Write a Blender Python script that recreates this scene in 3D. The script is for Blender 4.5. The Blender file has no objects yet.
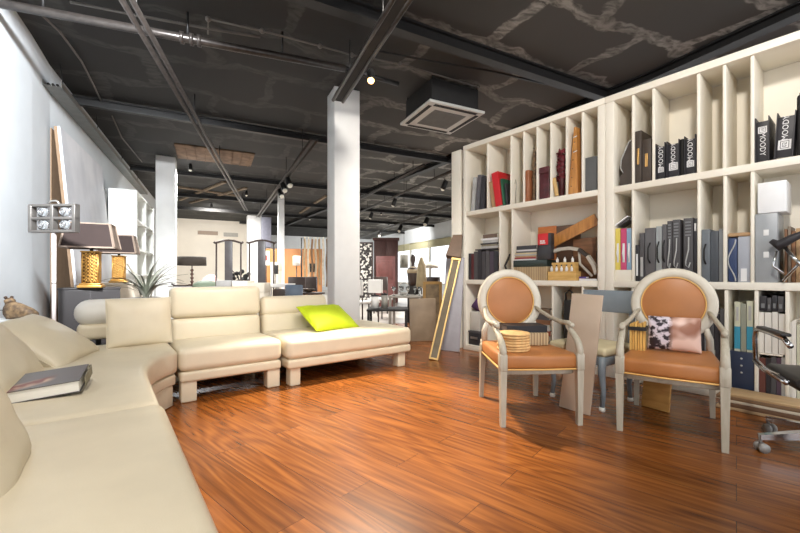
import bpy, bmesh, math, random
from mathutils import Matrix, Vector, noise
random.seed(7)
scene = bpy.context.scene
col = scene.collection
F, HZ = 387.0, 276.0          # focal length in pixels and horizon row of the 800x533 frame
PI = math.pi

# ------------------------------------------------------------------ helpers
def at(px, py=None, Y=None, z=None):
    """point on the sight line through a pixel, at a given distance or height"""
    if Y is None:
        Y = (z - 1.0) * F / (HZ - py)
    X = (px - 400.0) / F * Y
    if z is None:
        z = 1.0 + (HZ - py) / F * Y
    return Vector((X, Y, z))

class MB:
    def __init__(s):
        s.v = []; s.f = []; s.m = []; s.s = []
    def add(s, v, f, mat=0, smooth=False, T=None):
        b = len(s.v)
        for p in v:
            p = Vector(p)
            s.v.append(T @ p if T is not None else p)
        for q in f:
            s.f.append([i + b for i in q]); s.m.append(mat); s.s.append(smooth)
        return s
    def box(s, x0, x1, y0, y1, z0, z1, mat=0, T=None):
        v = [(x, y, z) for x in (x0, x1) for y in (y0, y1) for z in (z0, z1)]
        f = [(0, 1, 3, 2), (4, 6, 7, 5), (0, 4, 5, 1), (2, 3, 7, 6), (0, 2, 6, 4), (1, 5, 7, 3)]
        return s.add(v, f, mat, False, T)
    def rbox(s, x0, x1, y0, y1, z0, z1, r=.01, n=2, crown=(0, 0, 0), mat=0, T=None, seg=3):
        hx, hy, hz = abs(x1 - x0) / 2, abs(y1 - y0) / 2, abs(z1 - z0) / 2
        r = min(r, hx * .98, hy * .98, hz * .98)
        C = Vector(((x0 + x1) / 2, (y0 + y1) / 2, (z0 + z1) / 2))
        def samp(h):
            i = h - r
            e = [r * math.tan(PI / 4 * k / seg) for k in range(seg, 0, -1)]
            L = [-i - q for q in e]
            L += [-i + 2 * i * k / n for k in range(n + 1)]
            L += [i + q for q in reversed(e)]
            return L
        H = (hx, hy, hz); S = [samp(h) for h in H]
        idx = {}; V = []; Fc = []
        def vert(p):
            k = (round(p[0], 6), round(p[1], 6), round(p[2], 6))
            if k in idx: return idx[k]
            inner = Vector([max(-(H[a] - r), min(H[a] - r, p[a])) for a in range(3)])
            d = Vector(p) - inner
            q = inner + d.normalized() * r if d.length > 1e-9 else Vector(p)
            u = [q[a] / H[a] for a in range(3)]
            for a in range(3):
                if crown[a]:
                    b, c = (a + 1) % 3, (a + 2) % 3
                    q[a] += crown[a] * u[a] * max(0, 1 - u[b] ** 2) * max(0, 1 - u[c] ** 2)
            idx[k] = len(V); V.append(q + C); return idx[k]
        for a in range(3):
            b, c = (a + 1) % 3, (a + 2) % 3
            for sg in (-1, 1):
                for i in range(len(S[b]) - 1):
                    for j in range(len(S[c]) - 1):
                        qs = []
                        for (ii, jj) in ((i, j), (i + 1, j), (i + 1, j + 1), (i, j + 1)):
                            p = [0, 0, 0]; p[a] = sg * H[a]; p[b] = S[b][ii]; p[c] = S[c][jj]
                            qs.append(vert(p))
                        if sg < 0: qs.reverse()
                        if len(set(qs)) > 2: Fc.append(qs)
        return s.add(V, Fc, mat, True, T)
    def tube(s, pts, r, n=10, mat=0, T=None, closed=False, rs=None):
        pts = [Vector(p) for p in pts]
        N = len(pts); V = []; Fc = []
        up = None
        for i, p in enumerate(pts):
            if closed:
                t = (pts[(i + 1) % N] - pts[i - 1]).normalized()
            else:
                t = (pts[min(i + 1, N - 1)] - pts[max(i - 1, 0)]).normalized()
            if up is None:
                up = Vector((0, 0, 1)) if abs(t.z) < .9 else Vector((1, 0, 0))
            a = t.cross(up)
            if a.length < 1e-6: a = t.orthogonal()
            a.normalize(); b = a.cross(t).normalized(); up = b
            rr = rs[i] if rs else r
            for k in range(n):
                w = 2 * PI * k / n
                V.append(p + a * (math.cos(w) * rr) + b * (math.sin(w) * rr))
        for i in range(N if closed else N - 1):
            j = (i + 1) % N
            for k in range(n):
                l = (k + 1) % n
                Fc.append((i * n + k, i * n + l, j * n + l, j * n + k))
        if not closed:
            Fc.append(tuple(range(n))[::-1]); Fc.append(tuple(range((N - 1) * n, N * n)))
        return s.add(V, Fc, mat, True, T)
    def bar(s, p, q, w, h, mat=0, T=None, up=(0, 0, 1), w2=None, h2=None):
        """rectangular bar from p to q"""
        p, q = Vector(p), Vector(q)
        t = (q - p).normalized(); up = Vector(up)
        a = t.cross(up)
        if a.length < 1e-5: a = t.cross(Vector((0, 1, 0)))
        a.normalize(); b = a.cross(t).normalized()
        w2 = w if w2 is None else w2; h2 = h if h2 is None else h2
        V = []
        for (c, ww, hh) in ((p, w, h), (q, w2, h2)):
            for (i, j) in ((-1, -1), (1, -1), (1, 1), (-1, 1)):
                V.append(c + a * (i * ww / 2) + b * (j * hh / 2))
        Fc = [(3, 2, 1, 0), (4, 5, 6, 7), (0, 1, 5, 4), (1, 2, 6, 5), (2, 3, 7, 6), (3, 0, 4, 7)]
        return s.add(V, Fc, mat, False, T)
    def lathe(s, prof, n=20, mat=0, T=None, c=(0, 0, 0)):
        V = []; Fc = []; c = Vector(c)
        for (r, z) in prof:
            for k in range(n):
                w = 2 * PI * k / n
                V.append(c + Vector((r * math.cos(w), r * math.sin(w), z)))
        for i in range(len(prof) - 1):
            for k in range(n):
                l = (k + 1) % n
                Fc.append((i * n + k, i * n + l, (i + 1) * n + l, (i + 1) * n + k))
        Fc.append(tuple(range(n))[::-1]); m = (len(prof) - 1) * n
        Fc.append(tuple(range(m, m + n)))
        return s.add(V, Fc, mat, True, T)
    def prism(s, poly, z0, z1, mat=0, T=None):
        n = len(poly)
        V = [(x, y, z0) for x, y in poly] + [(x, y, z1) for x, y in poly]
        Fc = [tuple(range(n))[::-1], tuple(range(n, 2 * n))]
        Fc += [(i, (i + 1) % n, n + (i + 1) % n, n + i) for i in range(n)]
        return s.add(V, Fc, mat, False, T)
    def pad(s, poly, z0, z1, r=.04, seg=4, mat=0, T=None, crown=0.0):
        """polygon slab with rounded top and bottom edges"""
        bm = bmesh.new()
        vs = [bm.verts.new((x, y, z0)) for x, y in poly]
        f = bm.faces.new(vs)
        g = bmesh.ops.extrude_face_region(bm, geom=[f])
        for e in g['geom']:
            if isinstance(e, bmesh.types.BMVert): e.co.z = z1
        bmesh.ops.recalc_face_normals(bm, faces=bm.faces)
        ed = [e for e in bm.edges if abs(e.verts[0].co.z - e.verts[1].co.z) < 1e-6]
        bmesh.ops.bevel(bm, geom=ed, offset=r, segments=seg, profile=.5, affect='EDGES', clamp_overlap=True)
        bm.verts.index_update()
        s.add([v.co.copy() for v in bm.verts], [[v.index for v in q.verts] for q in bm.faces], mat, True, T)
        bm.free()
        return s
    def pillow(s, w, h, t, mat=0, T=None, n=18, wr=.006, seed=0, pinch=.07):
        V = []; Fc = []; idx = {}
        for sg in (1, -1):
            for i in range(n + 1):
                for j in range(n + 1):
                    u = -math.cos(PI * i / n); v = -math.cos(PI * j / n)
                    edge = i in (0, n) or j in (0, n)
                    key = (i, j, 0 if edge else sg)
                    if key in idx: continue
                    x = w / 2 * u * (1 - pinch * (1 - v * v)); y = h / 2 * v * (1 - pinch * (1 - u * u))
                    z = sg * t / 2 * max(0, (1 - u * u) * (1 - v * v)) ** .42
                    if not edge:
                        q = noise.noise(Vector((x * 9 + seed, y * 9, sg * 2 + seed)))
                        z += wr * q * 1.6
                    idx[key] = len(V); V.append((x, y, z))
            for i in range(n):
                for j in range(n):
                    q = []
                    for (a, b) in ((i, j), (i + 1, j), (i + 1, j + 1), (i, j + 1)):
                        e = a in (0, n) or b in (0, n)
                        q.append(idx[(a, b, 0 if e else sg)])
                    Fc.append(q if sg > 0 else q[::-1])
        return s.add(V, Fc, mat, True, T)
    def ball(s, c, r, mat=0, n=10, T=None, sc=(1, 1, 1)):
        V = []; Fc = []; c = Vector(c); m = max(4, n // 2 + 1)
        for i in range(m + 1):
            th = PI * i / m
            for k in range(n):
                w = 2 * PI * k / n
                V.append(c + Vector((r * sc[0] * math.sin(th) * math.cos(w), r * sc[1] * math.sin(th) * math.sin(w), -r * sc[2] * math.cos(th))))
        for i in range(m):
            for k in range(n):
                l = (k + 1) % n
                Fc.append((i * n + k, i * n + l, (i + 1) * n + l, (i + 1) * n + k))
        return s.add(V, Fc, mat, True, T)
    def text(s, body, size, mat=0, T=None, depth=.0006):
        cu = bpy.data.curves.new('lettering', 'FONT'); cu.body = body; cu.size = size
        cu.extrude = depth; cu.align_x = 'CENTER'; cu.align_y = 'CENTER'; cu.resolution_u = 2
        o = bpy.data.objects.new('lettering', cu); col.objects.link(o)
        dg = bpy.context.evaluated_depsgraph_get(); dg.update()
        me = bpy.data.meshes.new_from_object(o.evaluated_get(dg))
        s.add([v.co.copy() for v in me.vertices], [list(p.vertices) for p in me.polygons], mat, False, T)
        bpy.data.objects.remove(o); bpy.data.curves.remove(cu); bpy.data.meshes.remove(me)
        return s
    def build(s, name, mats, parent=None):
        if not isinstance(mats, (list, tuple)): mats = [mats]
        me = bpy.data.meshes.new(name)
        me.from_pydata([tuple(p) for p in s.v], [], s.f)
        for m in mats: me.materials.append(m)
        for i, p in enumerate(me.polygons):
            p.material_index = s.m[i]; p.use_smooth = s.s[i]
        me.validate(); me.update()
        bm = bmesh.new(); bm.from_mesh(me)
        bmesh.ops.remove_doubles(bm, verts=bm.verts, dist=1e-6)
        bmesh.ops.recalc_face_normals(bm, faces=bm.faces); bm.to_mesh(me); bm.free()
        o = bpy.data.objects.new(name, me); col.objects.link(o)
        if parent: o.parent = parent
        return o

def tag(o, label, cat, group=None, kind=None):
    o['label'] = label
    if cat: o['category'] = cat
    if group: o['group'] = group
    if kind: o['kind'] = kind
    return o

def thing(name, label, cat, loc=(0, 0, 0), rz=0, group=None, rot=None):
    o = bpy.data.objects.new(name, None); col.objects.link(o)
    o.empty_display_size = .1
    o.location = loc; o.rotation_euler = rot or (0, 0, rz)
    return tag(o, label, cat, group)

def solo(name, label, cat, mb, mats, loc=(0, 0, 0), rz=0, group=None, rot=None, kind=None):
    o = mb.build(name, mats); o.location = loc; o.rotation_euler = rot or (0, 0, rz)
    return tag(o, label, cat, group, kind)

def struct(name, mb, mats, label=None, loc=(0, 0, 0), rz=0):
    o = mb.build(name, mats); o['kind'] = 'structure'
    o.location = loc; o.rotation_euler = (0, 0, rz)
    if label: o['label'] = label
    return o

def copy_tree(o, loc=None, rot=None, label=None, group=None, parent=None):
    c = o.copy(); col.objects.link(c)
    if parent: c.parent = parent
    if loc is not None: c.location = loc
    if rot is not None: c.rotation_euler = rot
    if label: c['label'] = label
    if group: c['group'] = group
    for ch in list(o.children): copy_tree(ch, parent=c)
    return c

# ------------------------------------------------------------------ materials
def lin(c):
    return tuple(((x / 255) / 12.92 if x / 255 <= .04045 else ((x / 255 + .055) / 1.055) ** 2.4) for x in c)
_mats = {}
def N(nt, t, **kw):
    n = nt.nodes.new(t)
    for k, v in kw.items(): setattr(n, k, v)
    return n
def new_mat(name):
    m = bpy.data.materials.new(name); m.use_nodes = True
    nt = m.node_tree
    return m, nt, nt.nodes['Principled BSDF']
def mat(name, rgb, rough=.5, metal=0.0, var=.07, scale=9, bump=0.0, bscale=80, spec=.5, stretch=(1, 1, 1), rgb2=None, coat=0, trans=0, emit=0, lo=.35, hi=.65):
    if name in _mats: return _mats[name]
    m, nt, b = new_mat(name)
    tc = N(nt, 'ShaderNodeTexCoord'); mp = N(nt, 'ShaderNodeMapping')
    mp.inputs['Scale'].default_value = stretch
    nt.links.new(tc.outputs['Object'], mp.inputs['Vector'])
    nz = N(nt, 'ShaderNodeTexNoise'); nz.inputs['Scale'].default_value = scale; nz.inputs['Detail'].default_value = 4
    nt.links.new(mp.outputs['Vector'], nz.inputs['Vector'])
    cr = N(nt, 'ShaderNodeValToRGB')
    c = lin(rgb); c2 = lin(rgb2) if rgb2 else None
    cr.color_ramp.elements[0].position = lo; cr.color_ramp.elements[1].position = hi
    cr.color_ramp.elements[0].color = (*(c2 or [x * (1 - var) for x in c]), 1)
    cr.color_ramp.elements[1].color = (*(c if c2 else [min(1, x * (1 + var)) for x in c]), 1)
    nt.links.new(nz.outputs['Fac'], cr.inputs['Fac']); nt.links.new(cr.outputs['Color'], b.inputs['Base Color'])
    b.inputs['Roughness'].default_value = rough; b.inputs['Metallic'].default_value = metal
    b.inputs['Specular IOR Level'].default_value = spec
    b.inputs['Coat Weight'].default_value = coat
    b.inputs['Transmission Weight'].default_value = trans
    if emit:
        nt.links.new(cr.outputs['Color'], b.inputs['Emission Color']); b.inputs['Emission Strength'].default_value = emit
    if bump:
        n2 = N(nt, 'ShaderNodeTexNoise'); n2.inputs['Scale'].default_value = bscale; n2.inputs['Detail'].default_value = 3
        nt.links.new(mp.outputs['Vector'], n2.inputs['Vector'])
        bp = N(nt, 'ShaderNodeBump'); bp.inputs['Strength'].default_value = bump; bp.inputs['Distance'].default_value = .004
        nt.links.new(n2.outputs['Fac'], bp.inputs['Height']); nt.links.new(bp.outputs['Normal'], b.inputs['Normal'])
    _mats[name] = m
    return m
def stripes(name, c1, c2, axis='X', scale=60, rough=.6, dist=.5):
    if name in _mats: return _mats[name]
    m, nt, b = new_mat(name)
    tc = N(nt, 'ShaderNodeTexCoord'); w = N(nt, 'ShaderNodeTexWave', bands_direction=axis)
    w.inputs['Scale'].default_value = scale; w.inputs['Distortion'].default_value = dist; w.inputs['Detail'].default_value = 2
    nt.links.new(tc.outputs['Object'], w.inputs['Vector'])
    cr = N(nt, 'ShaderNodeValToRGB')
    cr.color_ramp.elements[0].color = (*lin(c1), 1); cr.color_ramp.elements[1].color = (*lin(c2), 1)
    nt.links.new(w.outputs['Fac'], cr.inputs['Fac']); nt.links.new(cr.outputs['Color'], b.inputs['Base Color'])
    b.inputs['Roughness'].default_value = rough
    _mats[name] = m
    return m

def floor_mat():
    m, nt, b = new_mat('wood_floor')
    tc = N(nt, 'ShaderNodeTexCoord'); mp = N(nt, 'ShaderNodeMapping')
    mp.inputs['Rotation'].default_value = (0, 0, -math.radians(90 + 49))
    nt.links.new(tc.outputs['Object'], mp.inputs['Vector'])
    br = N(nt, 'ShaderNodeTexBrick'); br.offset = .37
    for k, v in (('Scale', 1.0), ('Mortar Size', .0013), ('Mortar Smooth', .2), ('Brick Width', 1.35), ('Row Height', .19), ('Bias', 0)):
        br.inputs[k].default_value = v
    br.inputs['Color1'].default_value = (0, 0, 0, 1); br.inputs['Color2'].default_value = (1, 1, 1, 1); br.inputs['Mortar'].default_value = (.5, .5, .5, 1)
    nt.links.new(mp.outputs['Vector'], br.inputs['Vector'])
    # every board gets its own stretch of grain
    sh = N(nt, 'ShaderNodeVectorMath', operation='MULTIPLY'); sh.inputs[1].default_value = (3.7, 1.3, 9.1)
    nt.links.new(br.outputs['Color'], sh.inputs[0])
    ad = N(nt, 'ShaderNodeVectorMath', operation='ADD')
    nt.links.new(mp.outputs['Vector'], ad.inputs[0]); nt.links.new(sh.outputs['Vector'], ad.inputs[1])
    sc = N(nt, 'ShaderNodeVectorMath', operation='MULTIPLY'); sc.inputs[1].default_value = (.5, 4.0, 1)
    nt.links.new(ad.outputs['Vector'], sc.inputs[0])
    lf = N(nt, 'ShaderNodeTexNoise'); lf.inputs['Scale'].default_value = 1.15; lf.inputs['Detail'].default_value = 1.5; lf.inputs['Distortion'].default_value = .3
    nt.links.new(sc.outputs['Vector'], lf.inputs['Vector'])
    m1 = N(nt, 'ShaderNodeMath', operation='MULTIPLY'); m1.inputs[1].default_value = 75
    nt.links.new(lf.outputs['Fac'], m1.inputs[0])
    sn = N(nt, 'ShaderNodeMath', operation='SINE'); nt.links.new(m1.outputs[0], sn.inputs[0])
    wv = N(nt, 'ShaderNodeMapRange'); wv.inputs['From Min'].default_value = -1; nt.links.new(sn.outputs[0], wv.inputs['Value'])
    nz = N(nt, 'ShaderNodeTexNoise'); nz.inputs['Scale'].default_value = 9; nz.inputs['Detail'].default_value = 6
    sc2 = N(nt, 'ShaderNodeVectorMath', operation='MULTIPLY'); sc2.inputs[1].default_value = (.22, 5, 1)
    nt.links.new(ad.outputs['Vector'], sc2.inputs[0]); nt.links.new(sc2.outputs['Vector'], nz.inputs['Vector'])
    mx = N(nt, 'ShaderNodeMix', data_type='FLOAT'); mx.inputs[0].default_value = .84
    nt.links.new(wv.outputs['Result'], mx.inputs[2]); nt.links.new(nz.outputs['Fac'], mx.inputs[3])
    cr = N(nt, 'ShaderNodeValToRGB'); e = cr.color_ramp.elements
    e[0].position = .16; e[0].color = (*lin(FLOOR_C[0]), 1)
    e[1].position = .85; e[1].color = (*lin(FLOOR_C[2]), 1)
    k = e.new(.48); k.color = (*lin(FLOOR_C[1]), 1)
    nt.links.new(mx.outputs[0], cr.inputs['Fac'])
    hv = N(nt, 'ShaderNodeHueSaturation')
    ma = N(nt, 'ShaderNodeMapRange'); ma.inputs['To Min'].default_value = .82; ma.inputs['To Max'].default_value = 1.15
    nt.links.new(br.outputs['Color'], ma.inputs['Value']); nt.links.new(ma.outputs['Result'], hv.inputs['Value'])
    nt.links.new(cr.outputs['Color'], hv.inputs['Color'])
    m2 = N(nt, 'ShaderNodeMix', data_type='RGBA'); m2.inputs[7].default_value = (*lin((70, 36, 16)), 1)
    nt.links.new(br.outputs['Fac'], m2.inputs[0]); nt.links.new(hv.outputs['Color'], m2.inputs[6])
    nt.links.new(m2.outputs[2], b.inputs['Base Color'])
    b.inputs['Roughness'].default_value = .27; b.inputs['Specular IOR Level'].default_value = .45
    bp = N(nt, 'ShaderNodeBump'); bp.inputs['Strength'].default_value = .06; bp.inputs['Distance'].default_value = .003
    nt.links.new(mx.outputs[0], bp.inputs['Height']); nt.links.new(bp.outputs['Normal'], b.inputs['Normal'])
    return m
FLOOR_C = ((72, 38, 17), (124, 71, 30), (162, 101, 46))

def ceiling_mat():
    """dark boards with old scraped adhesive left along their seams"""
    m, nt, b = new_mat('bare_black_ceiling')
    tc = N(nt, 'ShaderNodeTexCoord'); mp = N(nt, 'ShaderNodeMapping')
    mp.inputs['Rotation'].default_value = (0, 0, -math.radians(25.8))
    nt.links.new(tc.outputs['Object'], mp.inputs['Vector'])
    n0 = N(nt, 'ShaderNodeTexNoise'); n0.inputs['Scale'].default_value = 1.3; n0.inputs['Detail'].default_value = 5
    nt.links.new(mp.outputs['Vector'], n0.inputs['Vector'])
    sb = N(nt, 'ShaderNodeVectorMath', operation='SUBTRACT'); sb.inputs[1].default_value = (.5, .5, .5)
    nt.links.new(n0.outputs['Color'], sb.inputs[0])
    sc = N(nt, 'ShaderNodeVectorMath', operation='SCALE'); sc.inputs['Scale'].default_value = .75
    nt.links.new(sb.outputs['Vector'], sc.inputs[0])
    ad = N(nt, 'ShaderNodeVectorMath', operation='ADD')
    nt.links.new(mp.outputs['Vector'], ad.inputs[0]); nt.links.new(sc.outputs['Vector'], ad.inputs[1])
    br = N(nt, 'ShaderNodeTexBrick'); br.offset = .5
    for k, v in (('Scale', 1.0), ('Mortar Size', .10), ('Mortar Smooth', .35), ('Brick Width', 1.5), ('Row Height', .95), ('Bias', 0)):
        br.inputs[k].default_value = v
    nt.links.new(ad.outputs['Vector'], br.inputs['Vector'])
    st = N(nt, 'ShaderNodeVectorMath', operation='MULTIPLY'); st.inputs[1].default_value = (7, 16, 1)
    nt.links.new(ad.outputs['Vector'], st.inputs[0])
    n1 = N(nt, 'ShaderNodeTexNoise'); n1.inputs['Scale'].default_value = 1; n1.inputs['Detail'].default_value = 6
    nt.links.new(st.outputs['Vector'], n1.inputs['Vector'])
    n2 = N(nt, 'ShaderNodeTexNoise'); n2.inputs['Scale'].default_value = .35; n2.inputs['Detail'].default_value = 2
    nt.links.new(mp.outputs['Vector'], n2.inputs['Vector'])
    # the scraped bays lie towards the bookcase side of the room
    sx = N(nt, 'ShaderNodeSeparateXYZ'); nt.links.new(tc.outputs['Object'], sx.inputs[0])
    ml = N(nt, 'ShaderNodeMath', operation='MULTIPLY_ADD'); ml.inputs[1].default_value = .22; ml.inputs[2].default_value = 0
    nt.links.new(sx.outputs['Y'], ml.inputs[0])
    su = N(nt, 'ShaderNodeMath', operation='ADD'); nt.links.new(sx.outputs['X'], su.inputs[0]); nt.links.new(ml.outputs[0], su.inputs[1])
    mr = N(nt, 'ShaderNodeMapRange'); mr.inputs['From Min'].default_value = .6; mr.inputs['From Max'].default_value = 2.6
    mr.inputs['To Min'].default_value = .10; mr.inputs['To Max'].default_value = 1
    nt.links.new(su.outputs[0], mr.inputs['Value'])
    r1 = N(nt, 'ShaderNodeMapRange'); r1.inputs['From Min'].default_value = .3; r1.inputs['From Max'].default_value = .62
    nt.links.new(n1.outputs['Fac'], r1.inputs['Value'])
    r2 = N(nt, 'ShaderNodeMapRange'); r2.inputs['From Min'].default_value = .2; r2.inputs['From Max'].default_value = .5
    nt.links.new(n2.outputs['Fac'], r2.inputs['Value'])
    p1 = N(nt, 'ShaderNodeMath', operation='MULTIPLY'); nt.links.new(br.outputs['Fac'], p1.inputs[0]); nt.links.new(r1.outputs['Result'], p1.inputs[1])
    p2 = N(nt, 'ShaderNodeMath', operation='MULTIPLY'); nt.links.new(p1.outputs[0], p2.inputs[0]); nt.links.new(r2.outputs['Result'], p2.inputs[1])
    p3 = N(nt, 'ShaderNodeMath', operation='MULTIPLY'); nt.links.new(p2.outputs[0], p3.inputs[0]); nt.links.new(mr.outputs['Result'], p3.inputs[1])
    cr = N(nt, 'ShaderNodeValToRGB')
    cr.color_ramp.elements[0].color = (*lin((17, 16, 16)), 1); cr.color_ramp.elements[1].color = (*lin((158, 156, 150)), 1)
    cr.color_ramp.elements[1].position = 1.0
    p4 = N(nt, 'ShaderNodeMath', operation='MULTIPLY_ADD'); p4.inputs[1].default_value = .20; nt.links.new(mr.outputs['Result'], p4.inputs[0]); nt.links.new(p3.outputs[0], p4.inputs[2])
    nt.links.new(p4.outputs[0], cr.inputs['Fac'])
    nt.links.new(cr.outputs['Color'], b.inputs['Base Color'])
    b.inputs['Roughness'].default_value = .75
    return m
EXPOSURE = 0.12
WORLD = 2.2
SPOT_MAIN = 1350
FILL_NEAR = 310
FILL_WASH = 2900
FILL_COL = 820
FILL_SEAT = 280
FILL_FAR = 850
# ------------------------------------------------------------------ camera, world
cam_d = bpy.data.cameras.new('camera'); cam = bpy.data.objects.new('camera', cam_d); col.objects.link(cam)
cam.location = (0, 0, 1.0); cam.rotation_euler = (PI / 2, 0, 0)
cam_d.sensor_width = 36; cam_d.lens = 36 * F / 800; cam_d.shift_y = (HZ - 266.5) / 800
cam_d.clip_start = .05; cam_d.clip_end = 200
scene.camera = cam
vs = scene.view_settings; vs.view_transform = 'Standard'; vs.look = 'None'; vs.gamma = 1; vs.use_curve_mapping = False
vs.exposure = EXPOSURE
w = bpy.data.worlds.new('daylight'); scene.world = w; w.use_nodes = True
bg = w.node_tree.nodes['Background']; bg.inputs['Color'].default_value = (.93, .96, 1.0, 1); bg.inputs['Strength'].default_value = WORLD
scene.cycles.max_bounces = 8; scene.cycles.diffuse_bounces = 5; scene.cycles.glossy_bounces = 4
scene.cycles.sample_clamp_indirect = 6; scene.cycles.caustics_reflective = False; scene.cycles.caustics_refractive = False
scene.cycles.use_denoising = True

# ------------------------------------------------------------------ room frame
RA = math.radians(25.8)
T = Vector((math.cos(RA), math.sin(RA), 0)); D = Vector((-math.sin(RA), math.cos(RA), 0))
CEIL = 3.8
white_wall = mat('white_wall_paint', (224, 230, 234), .8, var=.02, scale=3, bump=.1, bscale=120)
cream_wall = mat('cream_wall_paint', (232, 224, 210), .8, var=.02, scale=3)
black_steel = mat('black_painted_steel', (27, 26, 26), .45, .0, var=.2, scale=14, spec=.4)
rail_steel = mat('worn_dark_rail', (62, 57, 54), .32, .5, var=.2, scale=20)
dull_black = mat('dull_black', (28, 26, 25), .7, var=.2, scale=10)
col_white = mat('white_column_paint', (232, 232, 230), .65, var=.02, scale=5, bump=.08, bscale=60)

LW = lambda Y: -4.65 - .478 * (Y - 5.14)      # left wall line x(y)
RWL = lambda Y: 1.155 - .478 * (Y - 22.3)     # right wall line
a_ = Vector((LW(-2.4), -2.4, 0)); BACKL = 19.0
# floor and ceiling
def quad(name, pts, z, m, thick, up=True):
    mb = MB(); mb.prism([(p[0], p[1]) for p in pts], z if not up else z - thick, z + thick if not up else z, 0)
    return struct(name, mb, m)
shell = [(LW(-3) - .3, -3), (RWL(-3) + .3, -3 + 6.5), (RWL(32), 32), (LW(30) - .3, 30)]
SPL = 6.9
near = [(LW(-3) - .3, -3), (RWL(-3) + .3, 3.5), (RWL(7) + .3, SPL + 5), (LW(SPL) - .3, SPL - 1.2)]
far = [(LW(SPL) - .3, SPL - 1.2), (RWL(7) + .3, SPL + 5), (RWL(32), 32), (LW(30) - .3, 30)]
quad('floor', near, 0, floor_mat(), .1)
quad('floor', far, -.001, mat('pale_hall_tiles', (186, 180, 172), .3, var=.04, scale=2), .1)
quad('ceiling', shell, CEIL, ceiling_mat(), .1, up=False)
# left wall as a slightly bowed strip
LP = [(-.95, -2.4), (-2.15, .1), (-3.3, 2.6), (-3.86, 3.72), (-4.28, 4.5), (-4.65, 5.14), (LW(9), 9), (LW(19), 19)]
poly = LP + [(x - .15, y - .06) for x, y in reversed(LP)]
mb = MB(); mb.prism(poly, 0, CEIL)
struct('wall_left', mb, white_wall)
# back wall: a near cream stretch on the left, then the far end of the hall
def wall_between(name, p, q, z0, z1, m, th=.12):
    mb = MB(); p = Vector(p); q = Vector(q); d = (q - p).normalized(); n = Vector((-d.y, d.x, 0)) * th
    mb.prism([(p.x, p.y), (q.x, q.y), (q.x + n.x, q.y + n.y), (p.x + n.x, p.y + n.y)], z0, z1)
    return struct(name, mb, m)
p0 = Vector((LW(18.55), 18.55, 0)); p1 = p0 + T * 3.95
wall_between('wall_back', p0, p1, 0, CEIL, cream_wall)
wall_between('wall_inner', p1 + D * .13, p1 + D * 9, 0, CEIL, cream_wall)
far0 = at(225, Y=25.2, z=0); far0 = Vector((far0.x, far0.y, 0)); far1 = far0 + T * 11.5
wall_between('wall_far', far0, far1, 0, CEIL, white_wall)
# right wall: run of windows, lengthened unseen behind the bookcase to add light
def wpt(Y): return Vector((RWL(Y), Y, 0))
segs = [(2.0, 14.2), (30.0, 25.6)]
wall_between('wall_right', wpt(1.0), wpt(31.0), 0, .55, white_wall, -.15)
wall_between('wall_right', wpt(1.0), wpt(31.0), 2.95, CEIL, white_wall, -.15)
wall_between('wall_right', wpt(1.0), wpt(2.6), .55, 2.95, white_wall, -.15)
wall_between('wall_right', wpt(27.5), wpt(31.0), .55, 2.95, white_wall, -.15)
winf = mat('window_frame_white', (214, 212, 204), .5, var=.03)
glass = mat('clear_window_glass', (250, 252, 252), .02, trans=1.0, var=0, spec=.3)
blind = mat('olive_roller_blind', (186, 182, 150), .8, var=.05, scale=4)
W0, W1, NW = 2.6, 27.5, 12
for i in range(NW):
    A = wpt(W0 + (W1 - W0) * i / NW); B = wpt(W0 + (W1 - W0) * (i + 1) / NW)
    d = (B - A).normalized(); L = (B - A).length; rz = math.atan2(d.y, d.x)
    mb = MB()
    for (x0, x1, z0, z1) in ((0, .07, .55, 2.95), (L - .07, L, .55, 2.95), (.07, L - .07, .55, .62), (.07, L - .07, 2.88, 2.95)):
        mb.box(x0, x1, -.05, .05, z0, z1)
    wf = struct('window_%d' % (i + 1), mb, winf, loc=A, rz=rz)
    mb = MB(); mb.box(.075, L - .075, .005, .012, 0.625, 2.875); mb.build('pane', glass, wf)
    mb = MB(); mb.box(.03, L - .03, .07, .078, 2.55, 2.95); mb.tube([(.03, .09, 2.93), (L - .03, .09, 2.93)], .03); mb.build('roller_blind', blind, wf)

# columns
def column(name, px, Y, w, rot=RA, z1=CEIL, m=None):
    c = at(px, Y=Y, z=0); mb = MB(); mb.rbox(-w / 2, w / 2, -w / 2, w / 2, 0, z1, .008, n=1, seg=1)
    return struct(name, mb, m or col_white, loc=(c.x, c.y, 0), rz=rot)
column('column', 343.3, 5.95, .395)
column('column', 166.5, 9.2, .40)
column('column', 254, 18.2, .62)
column('column', 281, 12.6, .19)
mb = MB(); mb.rbox(-.2, .2, -.15, .15, 0, 1.35, .01, n=1, seg=1)
panel_blue = mat('blue_grey_panel', (150, 152, 168), .5, var=.05)
c = at(266, Y=17.6, z=0)
mb = MB(); mb.rbox(-.2, .2, -.25, .25, 0, 1.35, .01, n=1, seg=1)
o = solo('cabinet_box', 'blue grey wall box hung high beside the far white column', 'box', mb, panel_blue, (c.x, c.y, 2.3), RA)

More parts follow.
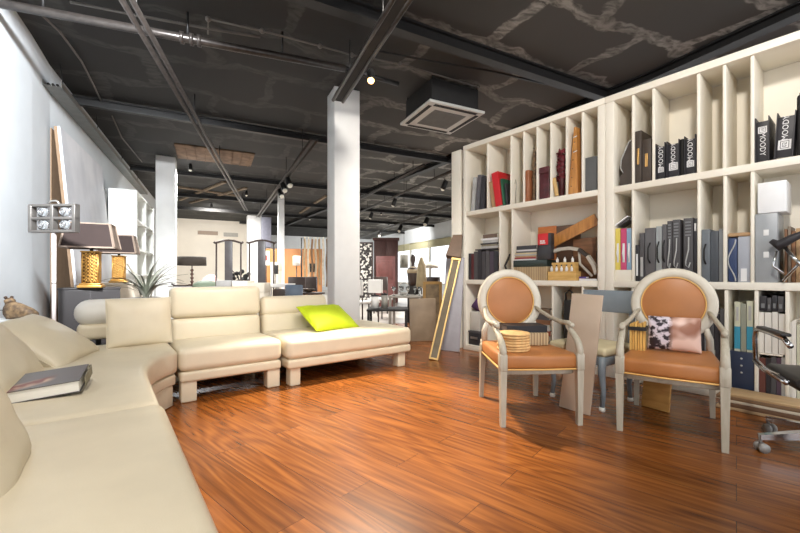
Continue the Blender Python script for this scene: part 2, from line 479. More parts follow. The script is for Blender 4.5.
# ------------------------------------------------------------------ ceiling steel
def beam(p, q, w, h, m=black_steel):
    mb = MB(); L = (Vector(q) - Vector(p))
    mb.bar(p, q, w, .02); P = Vector((0, 0, h / 2))
    mb.bar(Vector(p) + P, Vector(q) + P, w * .3, h); mb.bar(Vector(p) + P * 2, Vector(q) + P * 2, w, .02)
    return struct('beam', mb, m)
def ext(p, q, s0, s1):
    p, q = Vector(p), Vector(q); d = (q - p).normalized()
    return p - d * s0, q + d * s1
def tee(px, py, px2, py2, z, w, h, e0=0, e1=0):
    p, q = ext(at(px, py, z=z), at(px2, py2, z=z), e0, e1); return beam(p, q, w, h)
tee(320, 6, 600, 98, 3.66, .13, .13, 5.0, 3)
tee(70, 103, 450, 163, 3.64, .09, .11, .5, 6)
tee(130, 169.5, 450, 202, 3.64, .09, .11, 0, 6)
tee(178, 196, 440, 217, 3.64, .09, .11, .5, 8)
tee(178, 209, 420, 226, 3.64, .10, .11, .5, 8)
tee(250, 224, 410, 234, 3.64, .12, .11, .5, 8)
tee(800, 15, 652, 81, 3.68, .16, .10, 3, 0.0)
tee(652, 81, 374, 191, 3.68, .16, .10, 0, 10)
# thin wooden battens left on the bare ceiling
batten = mat('old_wood_batten', (122, 106, 88), .8, var=.2)
for (x0, y0, x1, y1) in ((180, 200, 225, 182), (190, 203, 246, 188), (178, 187, 238, 196), (182, 193, 240, 201), (300, 213, 326, 196)):
    mb = MB(); mb.bar(at(x0, y0, z=3.77), at(x1, y1, z=3.77), .09, .05); struct('beam', mb, batten)
mb = MB(); mb.rbox(-.8, .8, -.55, .55, -.03, 0, .01, n=1, seg=1)
for k in range(9): mb.box(-.8 + k * .19, -.79 + k * .19, -.55, .55, -.045, -.03)
c = at(216, 156, z=3.78)
solo('insulation_panel', 'torn tan insulation board stuck on the ceiling above the left rail', 'panel', mb, mat('tan_insulation', (112, 90, 72), .9, var=.35, scale=5), (c.x, c.y, 3.80), RA)

# lighting rails hung on rods
def rail(label, p, q, gap, rods, z1=CEIL, name='lighting_rail', r=.022, web=True):
    p, q = Vector(p), Vector(q); d = (q - p).normalized(); n = d.cross(Vector((0, 0, 1))).normalized()
    o = thing(name, label, 'rail', p, 0, 'ceiling rails')
    L = q - p
    for s in (-1, 1):
        mb = MB(); mb.tube([n * s * gap / 2, L + n * s * gap / 2], r, 10); mb.build('tube', rail_steel, o)
    if web:
        mb = MB(); mb.bar(Vector((0, 0, .012)), L + Vector((0, 0, .012)), gap, .03); mb.build('web', dull_black, o)
    for k in range(rods):
        s = (k + .5) / rods; c = L * s
        mb = MB(); mb.tube([c + Vector((0, 0, .02)), Vector((c.x, c.y, z1 - p.z - .002))], .008, 6); mb.build('hanger_rod', black_steel, o)
    return o
rA0 = at(400, 0, z=3.3); rA0, _ = ext(rA0, at(331, 108, z=3.3), 1.2, 0)
rail('wide black lighting rail ending in front of the near white column', rA0, at(338, 101, z=3.3), .13, 3)
rail('black lighting rail running from behind the near column to the far column', at(314, 140, z=3.3), at(258, 217, z=3.3), .10, 5)
rail('twin tube rail crossing the left side of the ceiling', ext(at(127, 0, z=3.42), at(246, 210, z=3.42), 1.0, 0)[0], at(246, 210, z=3.42), .085, 5, r=.026, web=False)
rail('black track with small spots above the window wall', at(452, 171, z=3.5), at(360, 212, z=3.5), .05, 4, r=.02)
rail('distant black track nearest the window wall', at(452, 204, z=3.5), at(360, 238, z=3.5), .08, 5, r=.03)
rail('thin black track behind the near white column, over the window side', at(424, 165, z=3.55), at(360, 199.5, z=3.55), .05, 4, r=.02)

# main conduit pipe with couplings
p = at(-60, -8, z=3.52); q = at(345, 68.5, z=3.52); q2 = at(398, 84, z=3.55)
o = thing('conduit_pipe', 'long steel conduit pipe with couplings crossing under the ceiling', 'pipe', p)
mb = MB(); mb.tube([(0, 0, 0), q - p], .042, 14); mb.build('pipe', rail_steel, o)
mb = MB(); mb.tube([q - p + Vector((0, 0, 0)), q2 - p], .03, 12); mb.build('pipe', black_steel, o)
for s in (.52, .545, .565):
    c = (q - p) * s; d = (q - p).normalized()
    mb = MB(); mb.tube([c - d * .018, c + d * .018], .062, 14); mb.build('coupling', rail_steel, o)
for s in (.2, .535, .8):
    c = (q - p) * s
    mb = MB(); mb.tube([c + Vector((0, 0, .04)), c + Vector((0, 0, CEIL - p.z))], .012, 8); mb.build('hanger_rod', black_steel, o)
for k, (pts, r, lab) in enumerate((
    ([(208, 34), (208, 19), (262, 31), (320, 46), (352, 55), (400, 64), (478, 87)], .011, 'thin cable looping above the conduit pipe, studded with clips'),
    ([(70, 2), (130, 14), (210, 29), (260, 37)], .014, 'thin conduit just above the long steel pipe'),
    ([(34, 8), (60, 32), (82, 62), (94, 86), (103, 105)], .012, 'grey cable curving down the ceiling beside the left wall'),
    ([(112, 116), (122, 138), (142, 162)], .012, 'grey cable curving over the far end of the cable tray'),
    ([(372, 50), (430, 61), (490, 71), (545, 84)], .014, 'thin dark conduit running in front of the air conditioner'))):
    P = [at(x, y, z=3.74) for x, y in pts]
    mb = MB(); mb.tube([v - P[0] for v in P], r, 7)
    if k == 0:
        for v in P[1:]: mb.ball(v - P[0], .03, 0, 8)
    solo('ceiling_cable', lab, 'cable', mb, mat('grey_cable', (96, 90, 84), .5, var=.1) if k != 4 else black_steel, P[0])

# cable tray along the left wall
A = Vector((LW(4.85) + .03, 4.85, 3.40)); L = 7.2
o = thing('cable_tray', 'grey metal cable tray hung along the top of the left wall', 'cable tray', A, RA + PI / 2)
tray = mat('grey_tray_metal', (112, 112, 108), .4, .5, var=.1)
mb = MB(); mb.box(0, L, -.19, 0, 0, .006); mb.build('bottom_plate', tray, o)
for y in (-.19, -.006):
    mb = MB(); mb.box(0, L, y, y + .006, .006, .07); mb.build('side_rail', mat('light_tray_edge', (168, 168, 162), .35, .6), o)
for x in (.25, 2.0, 4.0, 6.0):
    mb = MB(); mb.tube([(x, -.1, .006), (x + .03, -.12, .2), (x, -.1, CEIL - 3.4)], .006, 6); mb.build('hanger_wire', black_steel, o)
mb = MB()
for k in range(3): mb.tube([(.02, -.05 - k * .045, .03), (L, -.05 - k * .045, .03)], .016, 8)
mb.build('cable', dull_black, o)

# ceiling cassette air conditioner
c = at(441, 119, z=3.40); c.z = 3.4
o = thing('air_conditioner', 'ceiling cassette air conditioner with white grille panel', 'air conditioner', c, RA)
wp = mat('white_plastic', (206, 206, 200), .4, var=.03); gp = mat('grey_grille', (120, 120, 116), .6, var=.05)
mb = MB(); mb.rbox(-.40, .40, -.40, .40, .03, .36, .01, n=1, seg=1, mat=0); mb.build('body', dull_black, o)
mb = MB(); mb.rbox(-.47, .47, -.47, .47, -.012, .03, .012, n=2, seg=2); mb.build('panel', wp, o)
mb = MB(); mb.box(-.27, .27, -.27, .27, -.02, -.0121)
for k in range(15): mb.box(-.26, .26, -.262 + k * .036, -.25 + k * .036, -.025, -.0201)
mb.build('grille', gp, o)
for (x0, x1, y0, y1) in ((-.36, .36, -.43, -.375), (-.36, .36, .375, .43), (-.43, -.375, -.36, .36), (.375, .43, -.36, .36)):
    mb = MB(); mb.box(x0, x1, y0, y1, -.018, -.0121); mb.build('louver', dull_black, o)
for (x, y) in ((-.38, -.38), (.38, -.38), (-.38, .38), (.38, .38)):
    mb = MB(); mb.tube([(x, y, .3), (x, y, .4)], .012, 8); mb.build('hanger_rod', black_steel, o)

# ------------------------------------------------------------------ track spotlights (the rail lamps, and added fill lamps)
bulb_on = mat('lit_warm_bulb', (255, 200, 120), .4, var=0, emit=7)
bulb_off = mat('frosted_lamp_glass', (235, 230, 215), .3, var=.02)
def spot(label, p, target, power, size=110, lit=True, colr=(1, .86, .68), zr=None, sc=1.0, rad=.06):
    p = Vector(p); d = (Vector(target) - p).normalized()
    o = thing('track_or_fill_spotlight', label, 'spotlight', p, 0, 'ceiling track spotlights')
    R = d.to_track_quat('-Z', 'Y').to_matrix().to_4x4()
    mb = MB(); mb.lathe([(.02 * sc, .1 * sc), (.04 * sc, .09 * sc), (.045 * sc, .0), (.05 * sc, -.05 * sc), (.046 * sc, -.052 * sc)], 16, T=R); mb.build('lamp_head', black_steel, o)
    mb = MB(); mb.ball((0, 0, -.05 * sc), .038 * sc, 0, 12, T=R); mb.build('bulb', bulb_on if lit else bulb_off, o)
    top = (zr or 3.3) - p.z
    mb = MB(); mb.tube([R @ Vector((0, 0, .09 * sc)), (0, 0, top - .01)], .010, 8); mb.build('stem', black_steel, o)
    if power:
        ld = bpy.data.lights.new('spot', 'SPOT'); ld.energy = power; ld.spot_size = math.radians(size); ld.spot_blend = .7
        ld.color = colr; ld.shadow_soft_size = rad
        lo = bpy.data.objects.new('spot', ld); col.objects.link(lo); lo.parent = o
        lo.location = d * (.1 * sc); lo.rotation_euler = d.to_track_quat('-Z', 'Y').to_euler()
    return o
bp = at(371, 77, z=3.20)
spot('lit warm spotlight glowing on the wide rail beside the near column', bp, (-.25, 2.85, 0), SPOT_MAIN, 50, sc=1.0, rad=.08)
for (x, y, lab) in ((289, 183, 'upper of the small spots on the rail left of the near column'), (284, 188, 'middle one of the small spots on the rail left of the near column'), (281, 194, 'lower of the small spots on the rail left of the near column')):
    P = at(x, y, z=3.12); spot(lab, P, P + Vector((.5, -.6, -1)), 0, lit=False, sc=1.6)
for (x, y, lab, zr) in ((444, 186, 'black spot hanging on the track by the bookcase end', 3.5), (394, 203, 'black spot hanging in mid track before the window wall', 3.5),
                    (371, 216, 'black spot hanging just right of the near column', 3.5)):
    P = at(x, y, z=3.3); spot(lab, P, P + Vector((-.4, .4, -1)), 0, lit=False, zr=zr, sc=1.5)
for (x, y, lab) in ((426, 222, 'small distant spot under the far track, nearest the windows'), (400, 229, 'small distant spot under the far track, at its middle'), (380, 234, 'small distant spot under the far track, at its far end')):
    P = at(x, y, z=3.3); spot(lab, P, P + Vector((-.4, -.4, -1)), 0, lit=False, zr=3.5, sc=2.2)
# added fill lamps to brighten sofa, bookcase, walls and far hall
FILL_SPOTS = [((-.5, .3), (-1.55, 1.75, .4), 'aimed at the near sofa seat', FILL_SEAT, 84), ((.9, .6), (2.3, 3.9, 1.7), 'on the ceiling in front of the bookcase', FILL_NEAR, 100), ((-1.3, 1.0), (-5.3, 6.6, 1.7), 'aimed at the left wall', FILL_WASH, 62), ((.6, 2.0), (-1.0, 5.0, .9), 'aimed at the sofa and near column', FILL_COL, 66),
        ((.2, 2.6), (-.88, 5.9, 2.3), 'aimed at the upper part of the near column', FILL_COL * .4, 48),
        ((-5.2, 9.6), None, 'over the tall chairs', FILL_FAR * .99, 150), ((-7.2, 14.8), (-8.6, 19, 1.4), 'before the cream back wall', FILL_FAR, 120), ((-5.0, 12.6), None, 'behind the tall chairs', FILL_FAR, 150),
        ((-1.6, 10.5), None, 'over the dining tables', FILL_FAR, 150), ((2.2, 9.2), None, 'behind the bookcase', FILL_FAR, 150), ((-4.2, 18.0), None, 'by the sample rack', FILL_FAR, 150), ((-.8, 16.5), None, 'before the dark cupboard', FILL_FAR, 150), ((-3.0, 22.5), (-4, 28, 1.8), 'before the far wall', FILL_FAR, 130), ((-.6, 20.0), (.4, 24, 2.4), 'facing the window wall', FILL_FAR, 120)]
for (xy, tg_, lab, pw, sz) in FILL_SPOTS:
    spot('added black ceiling fill spotlight ' + lab, (xy[0], xy[1], 3.68), tg_ or (xy[0], xy[1], 0), pw, sz, zr=3.8, colr=(1, .94, .86) if pw in (FILL_NEAR, FILL_COL, FILL_COL * .4, FILL_SEAT) else ((.94, .97, 1) if pw != FILL_FAR else (1, .96, .91)), rad=.15 if pw != FILL_FAR else .4, lit=False)
# ------------------------------------------------------------------ corner sofa (own frame: x along the back run, y away from the camera)
SA = math.atan2(.605, .797)
SO = Vector((-1.693, 2.97, 0))
def SP(x, y, z=0):
    return SO + Vector((math.cos(SA) * x - math.sin(SA) * y, math.sin(SA) * x + math.cos(SA) * y, z))
leather = mat('cream_leather', (214, 202, 177), .42, var=.03, scale=6, bump=.12, bscale=220, spec=.4)
leather2 = mat('cream_leather_base', (208, 196, 171), .45, var=.03, scale=6, bump=.12, bscale=220, spec=.4)
pale_leather = mat('pale_leather', (222, 218, 210), .42, var=.03, scale=6, bump=.1, bscale=220, spec=.4)
sofa = thing('corner_sofa', 'large cream leather corner sofa on block feet with open chaise end', 'sofa', SO, SA)
ZS = .43
def curve_pts(p, c, q, n=8):
    return [((1 - t) ** 2 * p[0] + 2 * t * (1 - t) * c[0] + t * t * q[0], (1 - t) ** 2 * p[1] + 2 * t * (1 - t) * c[1] + t * t * q[1]) for t in [i / n for i in range(n + 1)]]
corner = [(-.98, -1.33), (-.25, -1.33)] + curve_pts((-.25, -.62), (-.22, -.18), (-.012, .02)) + [(-.012, .66), (-.98, .66)]
mb = MB(); mb.pad(corner, .245, ZS + .005, .045); mb.build('seat', leather, sofa)
mb = MB(); mb.pad([(x - (.012 if x > -.3 else 0), y) for x, y in corner], .165, .243, .014, 3); mb.pad([(x - (.03 if x > -.3 else 0), y) for x, y in corner], .004, .163, .008, 2)
mb.build('base_rail', leather2, sofa)
def seat(x0, x1, y0, y1, z1=ZS, crown=.02, r=.05):
    mb = MB(); mb.rbox(x0, x1, y0, y1, .245, z1, r, n=8, crown=(0, 0, crown)); mb.build('seat', leather, sofa)
    mb = MB(); mb.rbox(x0 + .008, x1 - .008, y0 + .008, y1, .16, .245, .025, n=4); mb.build('base_rail', leather2, sofa)
def foot(x, y, w=.115):
    mb = MB(); mb.rbox(x - w / 2, x + w / 2, y, y + .11, 0, .165, .012, n=2); mb.build('foot', leather, sofa)
seat(-.98, -.235, -2.78, -1.335, ZS + .002, .012)
for (x, y) in ((-.31, -2.72), (-.31, -1.56), (-.9, -2.72), (-.9, -1.56)): foot(x, y)
seat(.0, .822, .03, .62)
foot(.075, .06); foot(.75, .06); foot(.075, .8); foot(.75, .8)
seat(.838, 2.26, -.05, .98)
foot(.925, -.01, .10); foot(2.15, .0, .10); foot(.925, .82, .10); foot(2.15, .82, .10)
# backs of the far run: lower cushion and raised headrest
def tilt(x, y, z, deg): return Matrix.Translation((x, y, z)) @ Matrix.Rotation(math.radians(-deg), 4, 'X')
mb = MB(); mb.rbox(.012, .815, 0, .24, 0, .32, .05, n=6, crown=(0, .03, 0), T=tilt(0, .60, .30, 6)); mb.build('backrest', leather, sofa)
mb = MB(); mb.rbox(.012, .815, 0, .16, 0, .285, .05, n=6, crown=(0, .02, 0), T=tilt(0, .615, .615, 4)); mb.build('headrest', leather, sofa)
mb = MB(); mb.rbox(.835, 1.60, 0, .24, 0, .32, .05, n=6, crown=(0, .03, 0), T=tilt(0, .60, .30, 6)); mb.build('backrest', leather, sofa)
mb = MB(); mb.rbox(.835, 1.585, 0, .18, 0, .215, .05, n=6, crown=(0, .02, 0), T=tilt(0, .625, .60, 22)); mb.build('headrest', leather, sofa)
mb = MB(); mb.box(.0, 2.2, .875, .90, .004, .235); mb.build('back_support_or_shade', dull_black, sofa)  # added dark panel, shuts out hall light so the underside stays in shade
# corner back, folded headrest with window light painted in as paler leather, and the back of the near run
mb = MB(); mb.rbox(-.64, -.02, .69, .90, .47, .60, .035, n=5); mb.build('backrest', leather, sofa)
mb = MB(); mb.rbox(-.66, -.02, .68, .88, .585, .795, .10, n=6, crown=(0, .02, .01)); h = mb.build('headrest', pale_leather, sofa); h['label'] = 'rounded headrest at the corner, window light painted into its paler colour'
mb = MB(); mb.tube([(-.5, .78, .4), (-.5, .78, .5)], .02); mb.tube([(-.2, .78, .4), (-.2, .78, .5)], .02); mb.box(-.9, -.02, .66, .95, .2, .40); mb.build('back_support_or_shade', dull_black, sofa)
mb = MB(); mb.rbox(-1.24, -1.0, -2.78, .62, .16, .66, .06, n=6); mb.build('backrest', leather, sofa)

# loose cushions on the sofa
def cushion(label, ctr, u, v, w, h, t, m, seed, group=None, pinch=.07, name='cushion'):
    """ctr,u,v in the sofa's own frame"""
    u = Vector(u).normalized(); v = Vector(v); v = (v - u * v.dot(u)).normalized(); n = u.cross(v)
    R = Matrix((u, v, n)).transposed().to_4x4()
    mb = MB(); mb.pillow(w, h, t, 0, None, 20, .007, seed, pinch)
    o = mb.build(name, m)
    o.matrix_world = Matrix.Translation(SO) @ Matrix.Rotation(SA, 4, 'Z') @ Matrix.Translation(ctr) @ R
    tag(o, label, 'cushion', group)
    mb2 = MB(); K = 24; P = []
    for (a, b) in ((-1, 0), (0, 1), (1, 0), (0, -1)):
        for i in range(K // 4):
            s = -1 + 2 * i / (K // 4)
            x, y = ((a, s * -a) if a else (s * b, b))
            P.append((w / 2 * x * (1 - pinch * (1 - y * y)), h / 2 * y * (1 - pinch * (1 - x * x)), 0))
    order = sorted(P, key=lambda p: math.atan2(p[1], p[0]))
    mb2.tube(order, .004, 6, closed=True); mb2.build('piping', m, o)
    return o
G = 'cream leather cushions along the near back of the sofa'
cushion('big cream cushion leaning in the corner, behind the dark book', (-.77, .14, .56), (.30, .95, .05), (-.66, .2, .5), .60, .50, .20, leather, 1, G)
cushion('cream cushion half hidden, wedged next to the corner one by the book', (-.90, -.50, .575), (.12, .95, 0), (-.5, .1, .75), .58, .46, .18, leather, 5, G)
cushion('cream cushion barely showing between its two neighbours on the sofa', (-.95, -1.20, .62), (.02, .95, 0), (-.5, .1, .75), .50, .48, .16, leather, 9, G)
cushion('rounded cream cushion cut by the picture edge, nearest the camera', (-.77, -1.80, .585), (.0, .95, 0), (-.40, .0, .85), .54, .48, .19, leather, 13, G)
cushion('square cream cushion standing upright in the corner against the pale headrest', (-.225, .44, .625), (.99, .10, 0), (-.02, .16, .9), .45, .385, .13, leather, 21, pinch=.02)
lime = mat('lime_fabric', (178, 196, 4), .7, var=.04, scale=12, bump=.15, bscale=300)
cushion('lime green cushion lying on the chaise end', (1.45, .38, .56), (.98, .19, -.02), (.02, .86, .50), .56, .42, .14, lime, 31, pinch=.03)

# art book on the sofa
FRp = Vector((-1.516, 1.83, .508)); a1 = Vector((-.169, -.102, -.016)).normalized(); b1 = Vector((-.147, .22, .022)); b1 = (b1 - a1 * b1.dot(a1)).normalized(); n1 = a1.cross(b1)
if n1.z < 0: n1 = -n1
R = Matrix((a1, b1, n1)).transposed().to_4x4(); bk = Matrix.Translation(FRp) @ R
root = bpy.data.objects.new('art_book', None); col.objects.link(root); root.matrix_world = bk
tag(root, 'thick dark art book lying flat on the cream sofa seat', 'book')
W, DP, TH = .25, .275, .058
def cover_mat():
    m, nt, b = new_mat('book_cover_print')
    tc = N(nt, 'ShaderNodeTexCoord'); nz = N(nt, 'ShaderNodeTexNoise'); nz.inputs['Scale'].default_value = 9; nz.inputs['Detail'].default_value = 2
    nt.links.new(tc.outputs['Object'], nz.inputs['Vector'])
    sx = N(nt, 'ShaderNodeSeparateXYZ'); nt.links.new(tc.outputs['Object'], sx.inputs[0])
    d1 = N(nt, 'ShaderNodeMath', operation='MULTIPLY_ADD'); d1.inputs[1].default_value = -.55; d1.inputs[2].default_value = .18
    nt.links.new(sx.outputs['X'], d1.inputs[0])
    d2 = N(nt, 'ShaderNodeMath', operation='SUBTRACT'); nt.links.new(sx.outputs['Y'], d2.inputs[0]); nt.links.new(d1.outputs[0], d2.inputs[1])
    d3 = N(nt, 'ShaderNodeMath', operation='ABSOLUTE'); nt.links.new(d2.outputs[0], d3.inputs[0])
    d4 = N(nt, 'ShaderNodeMapRange'); d4.inputs['From Min'].default_value = .02; d4.inputs['From Max'].default_value = .06; d4.inputs['To Min'].default_value = 1; d4.inputs['To Max'].default_value = 0
    nt.links.new(d3.outputs[0], d4.inputs['Value'])
    g = N(nt, 'ShaderNodeMapRange'); g.inputs['From Min'].default_value = .10; g.inputs['From Max'].default_value = .14
    nt.links.new(sx.outputs['X'], g.inputs['Value'])
    mu = N(nt, 'ShaderNodeMath', operation='MULTIPLY'); nt.links.new(d4.outputs['Result'], mu.inputs[0]); nt.links.new(g.outputs['Result'], mu.inputs[1])
    cr = N(nt, 'ShaderNodeValToRGB'); cr.color_ramp.elements[0].color = (*lin((120, 40, 30)), 1); cr.color_ramp.elements[1].color = (*lin((216, 180, 150)), 1)
    cr.color_ramp.elements[0].position = .42; cr.color_ramp.elements[1].position = .56
    nt.links.new(nz.outputs['Fac'], cr.inputs['Fac'])
    mx = N(nt, 'ShaderNodeMix', data_type='RGBA'); mx.inputs[6].default_value = (*lin((98, 92, 92)), 1)
    nt.links.new(mu.outputs[0], mx.inputs[0]); nt.links.new(cr.outputs['Color'], mx.inputs[7])
    nt.links.new(mx.outputs[2], b.inputs['Base Color']); b.inputs['Roughness'].default_value = .35
    return m
paper = mat('paper_edges', (236, 233, 224), .8, var=.03, scale=40, stretch=(1, 1, 12))
mb = MB(); mb.box(0, W, 0, DP, -.004, 0); mb.build('front_cover', cover_mat(), root)
mb = MB(); mb.box(0, W, 0, DP, -TH, -TH + .004); mb.build('back_cover', mat('dark_book_board', (58, 54, 54), .5), root)
mb = MB(); mb.box(.006, W, .006, DP - .005, -TH + .0042, -.0042); mb.build('pages', paper, root)
mb = MB(); mb.box(-.012, -.009, .06, .27, -TH + .006, -.004); mb.box(-.009, 0, .255, .27, -TH + .006, -.004); mb.build('slipcase_flap', mat('olive_flap', (120, 112, 88), .5), root)

# ------------------------------------------------------------------ things behind the sofa on the left
chrome = mat('polished_chrome', (200, 200, 202), .15, 1.0, var=.03)
nickel = mat('brushed_nickel', (176, 172, 166), .32, .85, var=.05)
# low white stand with the carved animal
p = at(27, Y=3.62, z=0)
mb = MB(); mb.rbox(-.16, .16, -.14, .14, 0, .60, .006, n=1, seg=1)
solo('side_stand', 'small white stand behind the sofa under the carved animal', 'stand', mb, mat('white_lacquer', (222, 224, 224), .4, var=.02), (p.x - .13, p.y, 0), RA)
carv = mat('mottled_carved_wood', (150, 124, 92), .6, rgb2=(84, 66, 50), scale=26, bump=.3, bscale=60)
o = thing('animal_carving', 'mottled carved wooden animal figure on the white stand by the wall', 'figurine', (p.x - .04, p.y, .60), .05)
mb = MB()
prof = [(-.125, .075, .062, .075), (-.09, .08, .07, .082), (-.03, .075, .066, .074), (.03, .062, .056, .06), (.08, .05, .046, .05), (.118, .036, .036, .036)]
ring = []
V = []; Fc = []
for (x, zc, ry, rz_) in prof:
    for k in range(14):
        w_ = 2 * PI * k / 14; V.append((x, ry * math.cos(w_), zc + rz_ * math.sin(w_)))
for i in range(len(prof) - 1):
    for k in range(14): Fc.append((i * 14 + k, i * 14 + (k + 1) % 14, (i + 1) * 14 + (k + 1) % 14, (i + 1) * 14 + k))
Fc += [tuple(range(14))[::-1], tuple(range(70, 84))]
mb.add(V, Fc, 0, True)
mb.ball((-.115, 0, .165), .042, 0, 12, sc=(1, 1, .8)); mb.tube([(-.115, 0, .12), (-.112, 0, .17)], .036, 10)
for y in (-.04, .04): mb.tube([(-.09, y, .05), (-.09, y, .005)], .02, 8); mb.tube([(.07, y * .8, .04), (.07, y * .8, .005)], .016, 8)
mb.build('body', carv, o)
for y in (-.03, .03):
    mb = MB(); mb.ball((-.125, y, .20), .014, 0, 8); mb.build('ear', mat('dark_wood_tip', (70, 52, 40), .6), o)
mb = MB(); mb.tube([(-.12, 0, .08), (-.17, 0, .082), (-.2, 0, .08)], .004, 6); mb.build('tail', dull_black, o)

# floor lamp with four bull's-eye glasses in a square frame
p = at(54, Y=3.75, z=0)
o = thing('floor_lamp', 'floor lamp with white pole and square chrome head of four round glasses', 'lamp', p, math.radians(-4))
pole_w = mat('white_enamel_pole', (232, 222, 220), .35, var=.02)
zc = 1 + (HZ - 218.5) / F * 3.75
mb = MB(); mb.tube([(0, 0, .02), (0, 0, zc - .12)], .017, 14); mb.build('pole', pole_w, o)
for z in (.55, .93): 
    mb = MB(); mb.lathe([(.0185, z - .006), (.0185, z + .006)], 14); mb.build('joint_ring', nickel, o)
mb = MB(); mb.lathe([(.14, 0), (.14, .015), (.02, .03)], 24); mb.build('base', nickel, o)
hw, hh = .225, .125
mb = MB()
for x in (-hw, 0, hw): mb.rbox(x - .017, x + .017, -.03, .03, zc - hh, zc + hh, .004, n=1, seg=1)
for z in (-hh, 0, hh): mb.rbox(-hw - .017, hw + .017, -.028, .028, zc + z - .013, zc + z + .013, .004, n=1, seg=1)
mb.build('frame', mat('dull_lamp_metal', (122, 118, 114), .4, .7, var=.1), o)
gl = mat('thick_lens_glass', (214, 218, 220), .05, trans=.8, var=.03)
for x in (-hw / 2, hw / 2):
    for z in (-hh / 2, hh / 2):
        Tm = Matrix.Translation((x, 0, zc + z)) @ Matrix.Rotation(PI / 2, 4, 'X')
        mb = MB(); mb.lathe([(.001, -.026), (.03, -.022), (.052, -.008), (.052, .008), (.03, .022), (.001, .026)], 20, T=Tm)
        l = mb.build('lens', gl, o)
        mb = MB(); mb.tube([Tm @ Vector((.053 * math.cos(2 * PI * k / 20), .053 * math.sin(2 * PI * k / 20), .0)) for k in range(20)], .006, 8, closed=True)
        mb.tube([Tm @ Vector((.026 * math.cos(2 * PI * k / 14), .026 * math.sin(2 * PI * k / 14), .026)) for k in range(14)], .006, 6, closed=True)
        mb.build('ring', chrome, l)
mb = MB(); mb.tube([(-.06, 0, zc + hh + .012), (-.03, 0, zc + hh + .045), (.03, 0, zc + hh + .045), (.06, 0, zc + hh + .012)], .010, 8); mb.build('top_loop', nickel, o)

# big abstract canvas leaning on the left wall, brown board painting the shaded wedge behind it
ca = mat('abstract_grey_canvas', (242, 242, 244), .8, rgb2=(200, 202, 208), scale=1.6, stretch=(1, 1, .55), lo=.25, hi=.72)
kraft = mat('brown_edge_and_shade', (136, 112, 88), .8, var=.08)
A = Vector((LW(5.05) + .035, 5.05, 0)); LEN = 2.15; HT = 2.98
o = thing('abstract_canvas', 'huge pale grey abstract canvas leaning against the left wall', 'painting', A + T * .325, RA + PI / 2)
Rl = Matrix.Rotation(-math.atan2(.25, HT), 4, 'X')   # local y points to the wall (-x side)
Rl = Matrix.Rotation(math.atan2(-.25, HT), 4, 'X')
mb = MB(); mb.box(0, LEN, -.03, 0, .02, HT, T=Rl); mb.build('canvas', ca, o)
mb = MB()
for (x0, x1, z0, z1) in ((0, .05, .02, HT), (LEN - .05, LEN, .02, HT), (.05, LEN - .05, .02, .07), (.05, LEN - .05, HT - .05, HT)): mb.box(x0, x1, .0005, .035, z0, z1, T=Rl)
mb.build('stretcher', kraft, o)
mb = MB(); mb.box(-.02, 2.0, -.012, .0, 0, 2.93)
solo('wedge_shade_board', 'tall brown board standing in for the shaded wedge between the abstract canvas and the wall', 'board', mb, kraft, A + T * .012, RA + PI / 2)

# dark cabinet and stone cabinet carrying the two table lamps
p = at(58, Y=4.22, z=0)
o = thing('dark_cabinet', 'plain charcoal cabinet behind the sofa under the nearer gold lamp', 'cabinet', p, SA)
dk = mat('charcoal_lacquer', (44, 41, 42), .5, var=.05)
mb = MB(); mb.rbox(0, .55, 0, .42, .0, .845, .004, n=1, seg=1); mb.build('body', dk, o)
mb = MB(); mb.rbox(-.006, .556, -.008, .426, .845, .865, .003, n=1, seg=1); mb.build('top', dk, o)
mb = MB(); mb.box(.01, .272, -.006, -.0002, .03, .835); mb.build('door', dk, o)
mb = MB(); mb.box(.278, .54, -.006, -.0002, .03, .835); mb.build('door', dk, o)
p2 = at(104, Y=5.45, z=0)
o = thing('stone_cabinet', 'beige stone topped cabinet under the farther gold lamp', 'cabinet', p2, SA)
bz = mat('beige_stone', (186, 174, 156), .6, var=.12, scale=7)
mb = MB(); mb.rbox(0, .48, 0, .48, 0, .87, .006, n=1, seg=1); mb.build('body', bz, o)
mb = MB(); mb.rbox(-.01, .49, -.01, .49, .8705, .90, .006, n=1, seg=1); mb.build('top', mat('pale_stone_top', (206, 196, 178), .35, var=.08), o)

